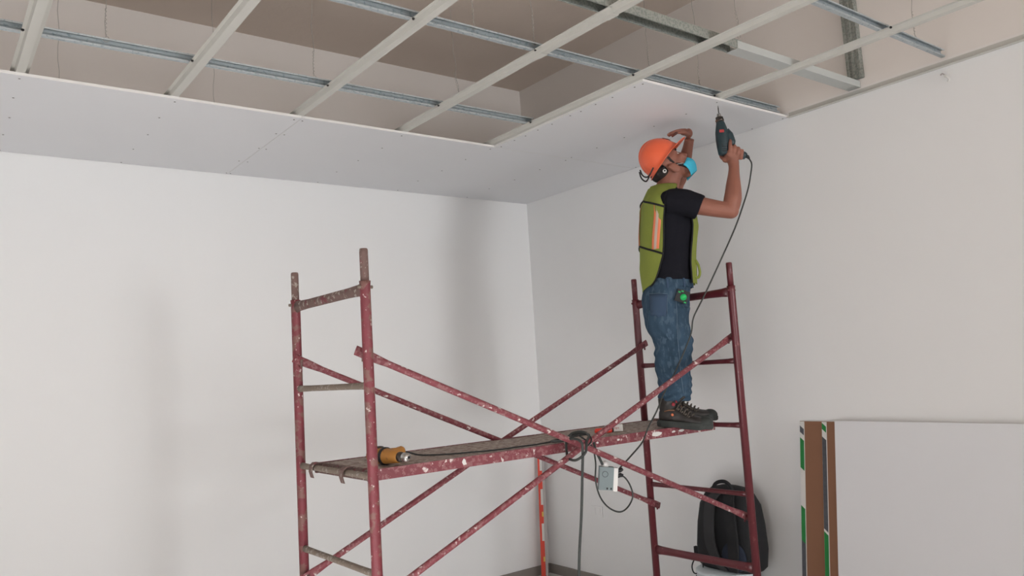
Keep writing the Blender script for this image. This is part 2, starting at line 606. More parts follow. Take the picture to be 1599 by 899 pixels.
# wall angle
bm = bmesh.new()
pr = [(0, 0), (-.030, 0), (-.030, .0012), (-.0012, .0012), (-.0012, .032), (0, .032)]
rings(bm, [[Vector((a - .0005, y, b)) for a, b in pr] for y in (-5.3, -2.46)])
o = obj('wall_angle', bm, m_fur)
o.location = (0, 0, HC - 0.004)
tag(o, 'grey steel wall angle along the top of the right wall beyond the boards', 'metal channel')

# ------------------------------------------------------------------ hanger wires
WG = 'thin wires hanging from the slab to the carriers'
def wire(x, y, z0, label, bend=0.0, z1=SL, double=True):
    bm = bmesh.new()
    n = 14
    ph = random.uniform(0, 6)
    pts = []
    for i in range(n + 1):
        t = i / n
        z = z0 + (z1 - z0) * t
        wob = 0.004 if i not in (0, n) else 0
        pts.append((x + wob * sin(ph + i * 1.7) + bend * (1 - t) ** 2, y + wob * cos(ph + i * 2.1), z))
    tube(bm, pts, 0.0013, 5)
    if double:      # twisted tail wound round the wire above the knot
        p2 = [(x + bend * (1 - i / 40.) ** 2 + .0035 * cos(i * 1.9), y + .0035 * sin(i * 1.9), z0 + .01 + i * .005) for i in range(24)]
        tube(bm, p2, 0.0011, 4)
    # hook round the carrier
    hk = [(x + bend + .012 * sin(a), y, z0 - .006 + .012 * cos(a)) for a in [k * .5 for k in range(0, 11)]]
    tube(bm, hk, 0.0012, 5)
    return tag(obj('hanger_wire', bm, m_wire), label, 'wire', WG)

zt = ZC + .042
wire(-3.455, -0.635, zt, 'hanger wire furthest left, going down behind the edge of the back boards')
wire(-3.41, -1.60, zt, 'hanger wire above the carrier between the two leftmost furring channels')
wire(-2.70, -0.635, zt, 'hanger wire seen just right of the second furring channel, behind the boards\' edge')
wire(-2.53, -1.60, zt, 'pale hanger wire tied to the back carrier left of the board joint')
wire(-2.18, -2.42, zt, 'hanger wire tied to the middle carrier at the top centre')
wire(-1.86, -2.42, zt, 'twisted hanger wire beside the spliced furring channel')
wire(-1.40, -1.1, 3.31, 'loose bent hanger wire dangling free left of the spliced furring channel', bend=0.03)
wire(-0.53, -1.9, 3.36, 'loose hanger wire dangling in the dark bay above the raised board')
wire(-0.74, -2.42, zt, 'hanger wire just above the front edge of the raised board')
wire(-1.06, -2.9, 3.05, 'short hanger wire beside the end of the steel stud', bend=0.01)
wire(-0.315, -3.34, zt, 'hanger wire tied to the short carrier at the top right')

# ------------------------------------------------------------------ small fittings on the right wall
t = thing('wall_outlet', 'pale double wall outlet low on the right wall behind the scaffold', 'outlet', (0, -0.595, 0.53))
bm = bmesh.new(); box(bm, (-0.009, -.058, -.038), (0, .058, .038)); obj('plate', bm, m_wall, t, bevel=.003)
for s in (-1, 1):
    bm = bmesh.new(); box(bm, (-0.012, s * .026 - .017, -.026), (-.008, s * .026 + .017, .026)); obj('socket', bm, m_wall, t, bevel=.001)
t = thing('wire_stub', 'small white wire stub poking from the right wall near the ceiling', 'wire', (0, -3.33, 2.895))
cordobj('wire', [(0.0, 0, 0), (-.02, .004, .005), (-.034, -.008, -.004), (-.028, -.018, -.02), (-.016, -.008, -.026)], .005, m_white, t)
cordobj('wire', [(0.0, .004, .004), (-.016, .012, .018), (-.03, .016, .01)], .0035, m_alu, t)

# ------------------------------------------------------------------ scaffold
ZB, ZL = 1.70, 0.772
RUNGS = (1.577, 1.24, 0.885)
def end_frame(x, yn, yf, label, mp, mb, mr, xtop=0.0):
    t = thing('scaffold_section', label, 'scaffold', (x, (yn + yf) / 2, 0), 0, 'end frames of the scaffold')
    hy = abs(yn - yf) / 2
    for s in (-1, 1):
        bm = bmesh.new()
        tube(bm, [(0, s * hy, 0), (0, s * hy, 1.955), (0, s * hy, 1.975)], [.0205, .0205, .0225], 20)
        p = obj('post', bm, mp, t, True)
        bm = bmesh.new()
        tube(bm, [(0, s * hy, 1.97), (0, s * hy, 2.094), (0, s * hy, 2.10)], [.0165, .0165, .0145], 16)
        obj('coupling_pin', bm, mp if mr is m_redR else m_cem, p, True)
        bm = bmesh.new()
        tube(bm, [(-.031, s * hy, 1.952), (.031, s * hy, 1.952)], .0065, 8)
        obj('locking_pin', bm, mr, p, True)
        for z in (ZB, ZL):
            bm = bmesh.new()
            tube(bm, [(0, s * hy, z), (0, s * hy - s * .050, z)], .007, 10)
            obj('brace_pin', bm, mb, p, True)
            bm = bmesh.new()
            tube(bm, [(0, s * hy - s * .044, z + .006), (0, s * hy - s * .046, z - .030)], .0045, 8)
            obj('pin_latch', bm, mb, p, True)
    n = 8
    def bar(z, r, ends, m, name, rx=.012):
        bm = bmesh.new()
        ys = [-1, -.86, -.6, 0, .6, .86, 1]
        fl = [(rx, r * (ends if abs(q) == 1 else (1 + (ends - 1) * .35 if abs(q) > .8 else 1))) for q in ys]
        rs = []
        for q, (a, b) in zip(ys, fl):
            rs.append([Vector((a * cos(2 * pi * k / 12), q * (hy - .012), z + b * sin(2 * pi * k / 12))) for k in range(12)])
        rings(bm, rs)
        obj(name, bm, m, t, True)
    bar(1.944, .0205, 1.35, mb, 'top_beam', .014)
    for z in RUNGS:
        bar(z, .0125, 1.25, mr, 'rung')
    bar(0.511, .0215, 1.35, mb, 'lower_beam', .014)
    bar(0.17, .0125, 1.2, mr, 'rung')
    for s in (-1, 1):
        bm = bmesh.new()
        box(bm, (-.05, s * hy - .05, 0), (.05, s * hy + .05, .006))
        obj('foot_plate', bm, mb, t)
    return t

LX, LYN, LYF = -2.64, -2.25, -1.56
RX, RYN, RYF = -0.55, -2.36, -1.66
end_frame(LX, LYN, LYF, 'left scaffold end frame, red paint worn and caked with cement', m_redL, m_cem, m_cem2)
end_frame(RX, RYN, RYF, 'right scaffold end frame, cleaner dark red, behind the man', m_redR, m_redR, m_redR)

def cross_brace(yl, yr, label, off):
    mid = Vector(((LX + RX) / 2, (yl + yr) / 2, (ZB + ZL) / 2))
    t = thing('cross_brace', label, 'scaffold brace', mid, 0, 'crossed tubular braces of the scaffold')
    A = [Vector((LX, yl, ZB)), Vector((RX, yr, ZL))]
    B = [Vector((LX, yl, ZL)), Vector((RX, yr, ZB))]
    for k, (a, b) in enumerate((A, B)):
        dy = Vector((0, off * (0.5 if k else -0.5) * 1.0, 0))
        d = (b - a).normalized()
        P = [a - d * .035, a + d * .03, a + d * .11, mid + dy * 1.0, b - d * .11, b - d * .03, b + d * .035]
        P = [p - mid for p in P]
        bm = bmesh.new()
        rs = []
        upn = Vector((0, 1, 0)).cross(d).normalized()
        for i, p in enumerate(P):
            f = (0.019, .003) if i in (0, 1, 5, 6) else (.0135, .0135)
            rs.append([p + upn * f[0] * cos(2 * pi * q / 12) + Vector((0, 1, 0)) * f[1] * sin(2 * pi * q / 12) for q in range(12)])
        rings(bm, rs)
        obj('brace_tube', bm, m_redS, t, True)
    bm = bmesh.new()
    tube(bm, [(0, -.024, 0), (0, .024, 0)], .008, 8)
    obj('pivot_bolt', bm, m_dsteel, t, True)

cross_brace(LYN + .036, RYN + .036, 'near cross brace of the scaffold with the cords tied at its crossing', .03)
cross_brace(LYF - .036, RYF - .036, 'far cross brace of the scaffold, its crossing half hidden by the platform', .03)

# platform
PZ, PY0, PY1, PX0, PX1 = 1.255, -2.17, -1.655, -2.615, -0.545
t = thing('scaffold_platform', 'long steel scaffold platform, red sides and filthy grey-brown deck', 'platform', ((PX0 + PX1) / 2, (PY0 + PY1) / 2, PZ))
hx, hy = (PX1 - PX0) / 2, (PY1 - PY0) / 2
bm = bmesh.new()
nx, ny = 70, 18
vs = [[None] * (ny + 1) for _ in range(nx + 1)]
for i in range(nx + 1):
    for j in range(ny + 1):
        x = -hx + 2 * hx * i / nx
        y = -hy + .012 + (2 * hy - .024) * j / ny
        z = -0.002 - 0.0016 * (0.5 + 0.5 * sin(i * 1.6) * cos(j * 1.7)) - .0015 * noise.noise(Vector((x * 5, y * 5, 0)))
        vs[i][j] = bm.verts.new((x, y, z))
for i in range(nx):
    for j in range(ny):
        bm.faces.new((vs[i][j], vs[i + 1][j], vs[i + 1][j + 1], vs[i][j + 1]))
obj('deck', bm, m_deck, t)
bm = bmesh.new(); box(bm, (-hx, -hy + .004, -.006), (hx, hy - .004, -.0045)); obj('deck_underside', bm, m_cem, t)
for s in (-1, 1):
    bm = bmesh.new()
    y = s * hy
    i_ = -s
    pr = [(y, -.043), (y, 0), (y + i_ * .014, 0.0), (y + i_ * .014, -.0015), (y + i_ * .0018, -.0015), (y + i_ * .0018, -.041), (y + i_ * .02, -.041), (y + i_ * .02, -.043)]
    rings(bm, [[Vector((x, a, b)) for a, b in pr] for x in (-hx, hx)])
    obj('side_rail', bm, m_redS, t)
for s in (-1, 1):
    bm = bmesh.new()
    box(bm, (s * hx - .003, -hy + .003, -.040), (s * hx + .003, hy - .003, -.002))
    box(bm, (s * hx - s * .002, -hy + .05, -.002), (s * hx - s * .02, hy - .05, .002))
    obj('end_rail', bm, m_cem, t)
    for q in (-.11, .19):
        bm = bmesh.new()
        xo = s * hx
        pts = [(xo, -.002), (xo + s * .012, .006), (xo + s * .030, .006), (xo + s * .044, -.006), (xo + s * .047, -.030), (xo + s * .040, -.055)]
        rs = []
        for (x, z) in pts:
            rs.append([Vector((x, q - .016, z)), Vector((x, q + .016, z)), Vector((x + s * .004, q + .016, z + .003)), Vector((x + s * .004, q - .016, z + .003))])
        rings(bm, rs)
        obj('hook', bm, m_cem, t)
# white paint blots and paper label on the front side rail
for (x, wd_, hh) in ((.575, .085, .024), (-.60, .020, .028), (.76, .05, .014), (.30, .02, .012), (.70, .03, .012), (.16, .016, .010)):
    bm = bmesh.new()
    n = 14
    vsx = [bm.verts.new((x + wd_ / 2 * cos(2 * pi * k / n) * random.uniform(.8, 1.05), -hy - .0007, -.021 + hh / 2 * sin(2 * pi * k / n) * random.uniform(.7, 1.1))) for k in range(n)]
    bm.faces.new(vsx)
    r = bmesh.ops.extrude_face_region(bm, geom=bm.faces[:])
    bmesh.ops.translate(bm, verts=[v for v in r['geom'] if isinstance(v, bmesh.types.BMVert)], vec=(0, .001, 0))
    o = obj('paint_blot', bm, m_white, t)

# ------------------------------------------------------------------ things on the platform
# yellow drill lying on its side
t = thing('corded_drill', 'worn yellow corded drill lying on the platform by the left post', 'drill', (-2.465, -2.07, PZ))
A, B = Vector((-.045, .085, .036)), Vector((-.003, -.085, .033))
ax = (B - A).normalized()
bm = bmesh.new()
side = ax.cross(Vector((0, 0, 1))).normalized()
P = [A, A + ax * .006, A + ax * .07, A + ax * .10, A + ax * .125, B - ax * .012, B - ax * .006]
R = [(.024, .022), (.033, .031), (.035, .033), (.032, .031), (.027, .027), (.024, .024), (.018, .018)]
tube(bm, P, 0, 20, flat=R)
obj('body', bm, m_yel, t, True)
bm = bmesh.new(); tube(bm, [B - ax * .014, B + ax * .004, B + ax * .012], [.020, .020, .017], 20); obj('gear_collar', bm, m_dsteel, t, True)
bm = bmesh.new(); tube(bm, [B + ax * .010, B + ax * .020, B + ax * .040, B + ax * .046], [.015, .0185, .0175, .012], 20); c = obj('chuck', bm, m_steel, t, True)
bm = bmesh.new(); tube(bm, [B + ax * .0455, B + ax * .0475], [.0058, .0058], 12); obj('chuck_hole', bm, m_blackp, c)
bm = bmesh.new()
hb = A + ax * .05
he = Vector((.098, .078, .034))
tube(bm, [hb, hb.lerp(he, .35), hb.lerp(he, .7), hb.lerp(he, .92), he], 0, 16, flat=[(.024, .030), (.021, .024), (.018, .022), (.020, .026), (.016, .022)])
h_ = obj('handle', bm, m_yel, t, True)
bm = bmesh.new(); tube(bm, [hb.lerp(he, .42) + Vector((.004, -.022, 0)), hb.lerp(he, .62) + Vector((.004, -.020, 0))], .008, 10); obj('trigger', bm, m_blackp, h_, True)
bm = bmesh.new(); tube(bm, [A + ax * .078, A + ax * .092], [.0362, .0362], 20); obj('black_band', bm, m_blackp, t, True)
bm = bmesh.new(); ball(bm, A + ax * .05 + Vector((0, 0, .034)), .02, .014, .005); obj('switch_plate', bm, m_dsteel, t, True)
off = Vector(t.location)
yc = [he + off, Vector((-2.335, -1.975, 1.284)), Vector((-2.28, -1.99, 1.266)), Vector((-2.187, -2.045, 1.261)), Vector((-2.092, -2.09, 1.261)), Vector((-1.984, -2.13, 1.261)),
      Vector((-1.854, -2.13, 1.261)), Vector((-1.73, -2.13, 1.261)), Vector((-1.62, -2.13, 1.268)), Vector((-1.60, -2.21, 1.292)), Vector((-1.588, -2.25, 1.297)), Vector((-1.579, -2.29, 1.288)),
      Vector((-1.600, -2.325, 1.266)), Vector((-1.640, -2.335, 1.245))]
cordobj('power_cord', [p - off for p in yc], .0035, m_cord, t)

# red tube and small white carton
t = thing('screwdriver_handle', 'red handle with black tip lying beside the small white carton', 'tool', (-1.235, -2.03, PZ + .015))
t.rotation_euler = (0, 0, radians(-32))
bm = bmesh.new(); tube(bm, [(-.05, 0, 0), (-.045, 0, 0), (.03, 0, 0), (.040, 0, 0)], [.007, .013, .0135, .010], 12); obj('handle', bm, m_redp, t, True)
bm = bmesh.new(); tube(bm, [(.038, 0, 0), (.046, 0, 0)], [.012, .011], 12); obj('end_cap', bm, m_blackp, t, True)
t = thing('small_carton', 'small white carton with red lettering on the platform left of the boots', 'box', (-1.125, -1.985, PZ), radians(-38))
bm = bmesh.new(); box(bm, (-.045, -.016, 0), (.045, .016, .034)); obj('carton', bm, m_white, t, bevel=.0012)
text_mesh('lettering', 'Phillips', .019, m_dred, t, Matrix.Translation((0, -.0162, .018)) @ Matrix.Rotation(radians(90), 4, 'X') @ Matrix.Diagonal((1, .8, 1, 1)))

# extension cord with the grey socket box
t = thing('extension_cord', 'dark extension cord knotted over the brace crossing with a grey socket box hanging', 'cord', (-1.65, -2.30, 1.25))
o_ = Vector(t.location)
def cw(name, pts, r, m): return cordobj(name, [Vector(p) - o_ for p in pts], r, m, t)
cw('cord', [(-1.95, -2.55, .006), (-1.86, -2.42, .012), (-1.79, -2.345, .25), (-1.765, -2.34, .50), (-1.74, -2.34, .714), (-1.727, -2.34, .815), (-1.701, -2.34, .972), (-1.685, -2.345, 1.133), (-1.678, -2.35, 1.229), (-1.68, -2.345, 1.272),
            (-1.69, -2.30, 1.285), (-1.70, -2.23, 1.272), (-1.66, -2.12, 1.264), (-1.60, -2.10, 1.264), (-1.56, -2.2, 1.285), (-1.59, -2.30, 1.292), (-1.648, -2.345, 1.268)], .006, m_gcord)
cw('cord', [(-1.648, -2.345, 1.268), (-1.672, -2.36, 1.225), (-1.70, -2.33, 1.195), (-1.675, -2.25, 1.194), (-1.641, -2.20, 1.214), (-1.629, -2.19, 1.262), (-1.60, -2.2, 1.296), (-1.56, -2.24, 1.297),
            (-1.53, -2.26, 1.255), (-1.508, -2.25, 1.21), (-1.488, -2.25, 1.174), (-1.472, -2.25, 1.142)], .006, m_gcord)
cw('cord', [(-1.382, -2.25, 1.088), (-1.337, -2.25, 1.068), (-1.303, -2.25, 1.024), (-1.292, -2.25, .972), (-1.331, -2.25, .928), (-1.387, -2.25, .916), (-1.454, -2.25, .947),
            (-1.502, -2.25, 1.003), (-1.522, -2.25, 1.077), (-1.514, -2.25, 1.162), (-1.52, -2.235, 1.235), (-1.57, -2.21, 1.285)], .0038, m_gcord)
SB = Matrix.Translation(Vector((-1.445, -2.25, 1.078)) - o_) @ Matrix.Rotation(radians(-36), 4, 'Z') @ Matrix.Rotation(radians(7), 4, 'Y')
bm = bmesh.new(); box(bm, (-.042, -.022, -.052), (.024, .022, .052), mtx=SB); b_ = obj('socket_box', bm, m_box, t, bevel=.004)
bm = bmesh.new(); box(bm, (.0245, -.020, -.056), (.044, .018, .050), mtx=SB); obj('box_lid', bm, m_white, b_, bevel=.003)
bm = bmesh.new(); tube(bm, [SB @ Vector((-.015, 0, .05)), SB @ Vector((-.015, 0, .066)), SB @ Vector((-.015, 0, .078))], [.017, .015, .008], 14); obj('cable_gland', bm, m_white, b_, True)
bm = bmesh.new()
ringp = [SB @ Vector((-.016 + .013 * cos(a), -.0225, .020 + .013 * sin(a))) for a in [k * pi / 8 for k in range(17)]]
tube(bm, ringp, .0012, 5)
obj('embossed_ring', bm, m_grey, b_)
for q in (-.004, .014):
    bm = bmesh.new(); box(bm, (q - .003, -.0235, -.048), (q + .004, -.0215, -.040), mtx=SB); obj('screw_recess', bm, m_blackp, b_)
bm = bmesh.new(); tube(bm, [SB @ Vector((.040, -.004, .012)), SB @ Vector((.058, -.004, .018)), SB @ Vector((.070, -.004, .016))], [.011, .010, .007], 12); obj('plug', bm, m_blackp, b_, True)
bm = bmesh.new(); tube(bm, [SB @ Vector((.040, .002, .034)), SB @ Vector((.058, .002, .040)), SB @ Vector((.068, .002, .046))], [.011, .010, .007], 12); obj('plug', bm, m_blackp, b_, True)

# ------------------------------------------------------------------ spirit level in the corner
base, top = Vector((-.128, -.085, 0.0)), Vector((-.060, -.045, .985))
t = thing('spirit_level', 'orange spirit level standing in the corner under the platform', 'level', base)
dz = (top - base).normalized()
fx_ = Vector((.79, -.61, 0)); fx_ = (fx_ - dz * fx_.dot(dz)).normalized()
fy_ = dz.cross(fx_)
LM = Matrix((fx_, fy_, dz)).transposed().to_4x4()
LL = (top - base).length
bm = bmesh.new()
for (z0, z1) in ((0.012, LL - .01),):
    box(bm, (-.024, -.012, z0), (-.009, .012, z1), mtx=LM)
obj('edge_rail', bm, m_lorange, t)
bm = bmesh.new()
for (z0, z1) in ((.012, .27), (.40, .54), (.66, .80), (.90, LL - .01)):
    box(bm, (-.009, -.010, z0), (.009, .010, z1), mtx=LM)
    obj('web', bm, m_lorange, t); bm = bmesh.new()
bm.free()
for z0, z1 in ((.27, .40), (.54, .66), (.80, .90)):
    bm = bmesh.new(); box(bm, (-.009, -.009, z0), (.009, .009, z1), mtx=LM); obj('white_label', bm, m_white, t)
for z in (.135, .47):
    bm = bmesh.new(); box(bm, (-.004, -.0125, z - .018), (.008, -.009, z + .018), mtx=LM); obj('vial', bm, m_lyel, t)
bm = bmesh.new(); box(bm, (.010, -.012, .012), (.030, .012, LL - .01), mtx=LM); obj('aluminium_face', bm, m_alu, t)
for z0 in (0, LL - .012):
    bm = bmesh.new(); box(bm, (-.027, -.014, z0), (.032, .014, z0 + .012), mtx=LM); obj('end_cap', bm, m_lred, t)

# ------------------------------------------------------------------ plasterboard leaning on the right wall
def lean_board(yl, yr, xt, xb, zt_, label, front_m, edge):
    """leaning board: front lower-left reference; built in its own frame (length along y)"""
    L_ = math.hypot(xt - xb, zt_)
    t = thing('plasterboard_sheet', label, 'plasterboard', (xb, yl, 0), 0, 'plasterboard sheets leaning on the right wall')
    ang = math.atan2(xt - xb, zt_)
    R_ = Matrix.Rotation(ang, 4, 'Y')
    bm = bmesh.new()
    box(bm, (-.0127, yr - yl, 0), (0, 0, L_), mtx=R_)
    bm.normal_update()
    n0 = R_ @ Vector((-1, 0, 0))
    for f in bm.faces:
        f.material_index = 0 if f.normal.dot(n0) > .9 else 1
    obj('board', bm, [front_m, m_gypcore], t)
    if edge:
        bm = bmesh.new()
        box(bm, (-.0133, -.028, 0.002), (-.0126, .0010, L_ - .002), mtx=R_)
        obj('end_tape', bm, m_white, t)
    for (z0, z1, mm, nm) in edge:
        bm = bmesh.new()
        v = box(bm, (-.0139, -.024, z0), (-.0130, .0004, z1))
        for q in v:      # slanted print ends
            if q.co.y < -.01: q.co.z -= .020
        bmesh.ops.transform(bm, matrix=R_, verts=bm.verts)
        obj(nm, bm, mm, t)
    return t

lean_board(-2.345, -4.785, -.002, -.175, 1.212, 'rearmost leaning plasterboard, brown back showing, left edge taped green and white', m_kraft,
           [(1.165, 1.20, m_grey, 'tape_print'), (.97, 1.135, m_green2, 'tape_print'), (.58, .765, m_green2, 'tape_print'), (.33, .58, m_grey, 'tape_print')])
lean_board(-2.490, -4.930, -.017, -.190, 1.213, 'middle leaning plasterboard, brown strip showing, left edge printed grey and green', m_kraft,
           [(1.185, 1.218, m_green2, 'tape_print'), (.66, 1.145, m_grey, 'tape_print'), (.30, .645, m_green2, 'tape_print')])
lean_board(-2.574, -5.014, -.032, -.205, 1.219, 'front leaning plasterboard with its pale grey-white face showing', m_gyp, [])

# ------------------------------------------------------------------ bucket and backpack
t = thing('bucket', 'white plastic bucket behind the lowest beam of the right scaffold frame', 'bucket', (-.215, -1.90, 0))
bm = bmesh.new()
rs = []
for z, r in ((0, .135), (.01, .14), (.33, .163), (.335, .172), (.355, .172), (.358, .166)):
    rs.append([Vector((r * cos(2 * pi * k / 40), r * sin(2 * pi * k / 40), z)) for k in range(40)])
rings(bm, rs)
obj('pail', bm, m_bucket, t, True)
bm = bmesh.new()
tube(bm, [Vector((0, 0, .356)), Vector((0, 0, .372)), Vector((0, 0, .376))], [.175, .175, .165], 40)
obj('lid', bm, m_bucket, t, True)
cordobj('handle', [(-.10, -.145, .33), (-.165, -.10, .25), (-.19, 0, .215), (-.165, .10, .25), (-.10, .145, .33)], .003, m_dsteel, t)

t = thing('backpack', 'black backpack sitting on the white bucket against the right wall', 'backpack', (-.19, -1.92, .377))
def packsec(z, cx, cy, rx, ry, p=3.2, n=32):
    out = []
    for k in range(n):
        a = 2 * pi * k / n
        c, s = cos(a), sin(a)
        out.append(Vector((cx + rx * abs(c) ** (2 / p) * (1 if c > 0 else -1), cy + ry * abs(s) ** (2 / p) * (1 if s > 0 else -1), z)))
    return out
bm = bmesh.new()
prof = [(0, .10, .185), (.02, .115, .205), (.12, .12, .215), (.25, .115, .205), (.36, .105, .185), (.42, .085, .150), (.455, .055, .110), (.468, .02, .05)]
rings(bm, [packsec(z, 0.01 + z * .06, 0, rx, ry) for z, rx, ry in prof])
obj('bag', bm, m_pack, t, True)
# straps facing the room
def strap(ys, m=m_pack2, w=.033):
    bm = bmesh.new()
    rs = []
    pts = catmull([(-.055, ys[0], .435), (-.105, ys[1], .39), (-.128, ys[2], .28), (-.138, ys[3], .16), (-.135, ys[4], .06), (-.112, ys[5], .01)], 6)
    for i, p in enumerate(pts):
        ww = w * (1 - .45 * max(0, (i / len(pts) - .6)))
        rs.append([p + Vector((-.008, -ww, 0)), p + Vector((-.008, ww, 0)), p + Vector((.008, ww, 0)), p + Vector((.008, -ww, 0))])
    rings(bm, rs)
    obj('shoulder_strap', bm, m, t, bevel=.003)
strap((.02, .03, .035, .03, -.01, -.04))
strap((-.07, -.10, -.12, -.13, -.12, -.10), m_pack)
cordobj('carry_handle', [(-.03, .07, .44), (-.035, .035, .485), (-.03, -.02, .498), (-.03, -.06, .478), (-.03, -.085, .43)], .011, m_pack, t)
bm = bmesh.new(); ball(bm, (-.10, -.10, .09), .028, .085, .085); obj('mesh_pocket', bm, m_pack3, t, True)
bm = bmesh.new(); ball(bm, (-.136, -.035, .045), .006, .006, .006, u=8, v=6); obj('buckle', bm, m_steel, t, True)
bm = bmesh.new(); box(bm, (-.06, .18, .06), (-.04, .225, .10)); obj('side_tab', bm, m_pack, t)
cordobj('hanging_loop', [(-.09, .19, .05), (-.11, .205, .0), (-.11, .195, -.04), (-.11, .155, -.035), (-.10, .13, .0), (-.09, .15, .04)], .004, m_pack2, t)

# ================================================================== the man
# local frame: x = the way he faces, y = his left, z = up from the deck
PO = Vector((-.74, -2.10, PZ))
PR = radians(-41)
man = thing('person', 'man in orange hard hat and lime vest drilling overhead on the scaffold platform', 'person', PO, PR)

def lof(bm, path, n=28, ref=None):
    """path: list of (centre, ra, rb): horizontal ellipses"""
    rings(bm, [[Vector((c[0] + ra * cos(2 * pi * k / n), c[1] + rb * sin(2 * pi * k / n), c[2])) for k in range(n)] for c, ra, rb in path])

E_ = Vector((.066, 0, 1.383))
F_ = Vector((cos(radians(51.6)), 0, sin(radians(51.6))))
U_ = Vector((-sin(radians(51.6)), 0, cos(radians(51.6))))
HM = Matrix((F_, Vector((0, 1, 0)), U_)).transposed()      # head frame -> local

def hd(f, y, u):
    return E_ + F_ * f + U_ * u + Vector((0, y, 0))

def finger(bm, pts, r):
    tube(bm, catmull(pts, 4), [r * (1.05 - .25 * i / (4 * (len(pts) - 1))) for i in range(4 * (len(pts) - 1) + 1)], 10)
    ball(bm, pts[-1], r * .82, u=10, v=8)

bm = bmesh.new()
# head
ball(bm, hd(.012, 0, .060), .098, .076, .088, HM, 24, 16)
ball(bm, hd(.045, 0, -.005), .062, .062, .080, HM, 24, 16)
ball(bm, hd(.050, 0, -.066), .042, .046, .036, HM, 20, 12)      # jaw
ball(bm, hd(.074, 0, -.088), .018, .022, .018, HM, 16, 10)      # chin
ball(bm, hd(.090, 0, .052), .020, .050, .014, HM, 16, 10)       # brow
for s in (-1, 1):
    ball(bm, hd(.078, s * .040, .004), .024, .020, .022, HM, 14, 10)   # cheekbones
    tube(bm, [hd(-.004, s * .070, .030), hd(-.012, s * .084, .022), hd(-.010, s * .085, -.006), hd(.004, s * .078, -.028)], [.008, .010, .009, .007], 10)   # ears
    ball(bm, hd(.002, s * .082, -.006), .024, .010, .034, HM, 12, 8)
tube(bm, [hd(.098, 0, .034), hd(.110, 0, .006), hd(.116, 0, -.012), hd(.100, 0, -.020)], [.009, .010, .013, .010], 12)   # nose
ball(bm, hd(.090, 0, -.050), .012, .026, .012, HM, 14, 10)      # lips
# neck
tube(bm, [(-.005, 0, 1.18), (.015, 0, 1.25), (.040, 0, 1.31), (.060, 0, 1.36), hd(.01, 0, .0)], [.085, .066, .060, .058, .06], 20)
# trunk under the clothes
lof(bm, [((0, 0, .60), .09, .14), ((0, 0, .75), .10, .135), ((.01, 0, .90), .105, .13), ((.018, 0, 1.05), .11, .145), ((.012, 0, 1.17), .095, .145), ((.005, 0, 1.235), .065, .10)])
for s in (-1, 1):
    ball(bm, (.01, s * .14, 1.175), .048)
    tube(bm, [(-.02, s * .085, .66), (-.02, s * .088, .42), (-.03, s * .09, .25), (-.045, s * .092, .11)], [.066, .058, .050, .032], 16)
# right arm
tube(bm, catmull([(.015, -.165, 1.190), (.12, -.185, 1.155), (.23, -.20, 1.122), (.318, -.20, 1.100)], 4),
     [.055 - .014 * i / 12 for i in range(13)], 16)
ball(bm, (.322, -.20, 1.100), .041)
tube(bm, catmull([(.318, -.20, 1.098), (.340, -.190, 1.17), (.356, -.165, 1.255), (.370, -.145, 1.335), (.372, -.138, 1.372)], 4),
     [.040, .043, .045, .046, .046, .044, .042, .040, .037, .034, .031, .029, .028, .028, .028, .029, .030], 16)
# right hand: palm under the grip, four fingers over the near side, thumb behind the motor
ball(bm, (.364, -.132, 1.396), .042, .034, .026, Matrix.Rotation(radians(28), 3, 'Y'), 18, 12)
ball(bm, (.370, -.156, 1.408), .042, .020, .030, Matrix.Rotation(radians(28), 3, 'Y'), 18, 12)
fb = [(.350, 1.440, .060), (.370, 1.429, .045), (.390, 1.416, .040), (.408, 1.402, .034)]
for i, (x, z, l) in enumerate(fb):
    r = (.0108, .0112, .0108, .0096)[i]
    if i == 0:
        P = [(x + .004, -.158, z - .030), (x + .003, -.176, z - .002), (x + .006, -.174, z + .026), (x + .012, -.156, z + .046)]
    else:
        P = [(x, -.158, z - .022), (x + .002, -.174, z - .004), (x + .007, -.172, z + .016), (x + .011, -.152, z + .027), (x + .010, -.136, z + .022)]
    finger(bm, P, r)
finger(bm, [(.345, -.118, 1.392), (.322, -.104, 1.412), (.322, -.094, 1.440), (.338, -.094, 1.462)], .0118)
ball(bm, (.338, -.124, 1.396), .022, .020, .020)
# left arm, its hand resting on the brim
tube(bm, catmull([(.0, .165, 1.19), (.045, .20, 1.24), (.09, .225, 1.30), (.125, .235, 1.355)], 4), [.052 - .012 * i / 12 for i in range(13)], 16)
ball(bm, (.125, .235, 1.355), .040)
tube(bm, catmull([(.125, .235, 1.357), (.150, .200, 1.42), (.172, .150, 1.49), (.188, .105, 1.555), (.193, .090, 1.582)], 4),
     [.038, .042, .044, .044, .043, .042, .040, .038, .036, .034, .031, .029, .028, .027, .027, .028, .028], 16)
ball(bm, (.190, .078, 1.612), .021, .040, .026, Matrix.Rotation(radians(-20), 3, 'Y'), 18, 12)
ball(bm, (.170, .075, 1.618), .030, .038, .016, None, 18, 12)
for i, (y, l) in enumerate(((.048, .080), (.067, .100), (.086, .092), (.103, .072))):
    r = (.0092, .0095, .0090, .0080)[i]
    finger(bm, [(.170, y, 1.622), (.170 - l * .38, y - .004, 1.622 + .003 * i), (.170 - l * .75, y - .008, 1.617), (.170 - l * .98, y - .01, 1.606)], r * 1.08)
finger(bm, [(.184, .045, 1.598), (.164, .022, 1.600), (.144, .012, 1.602), (.124, .010, 1.600)], .0112)
body = blob('body', bm, m_skin, man, voxel=.0042, smooth=2)

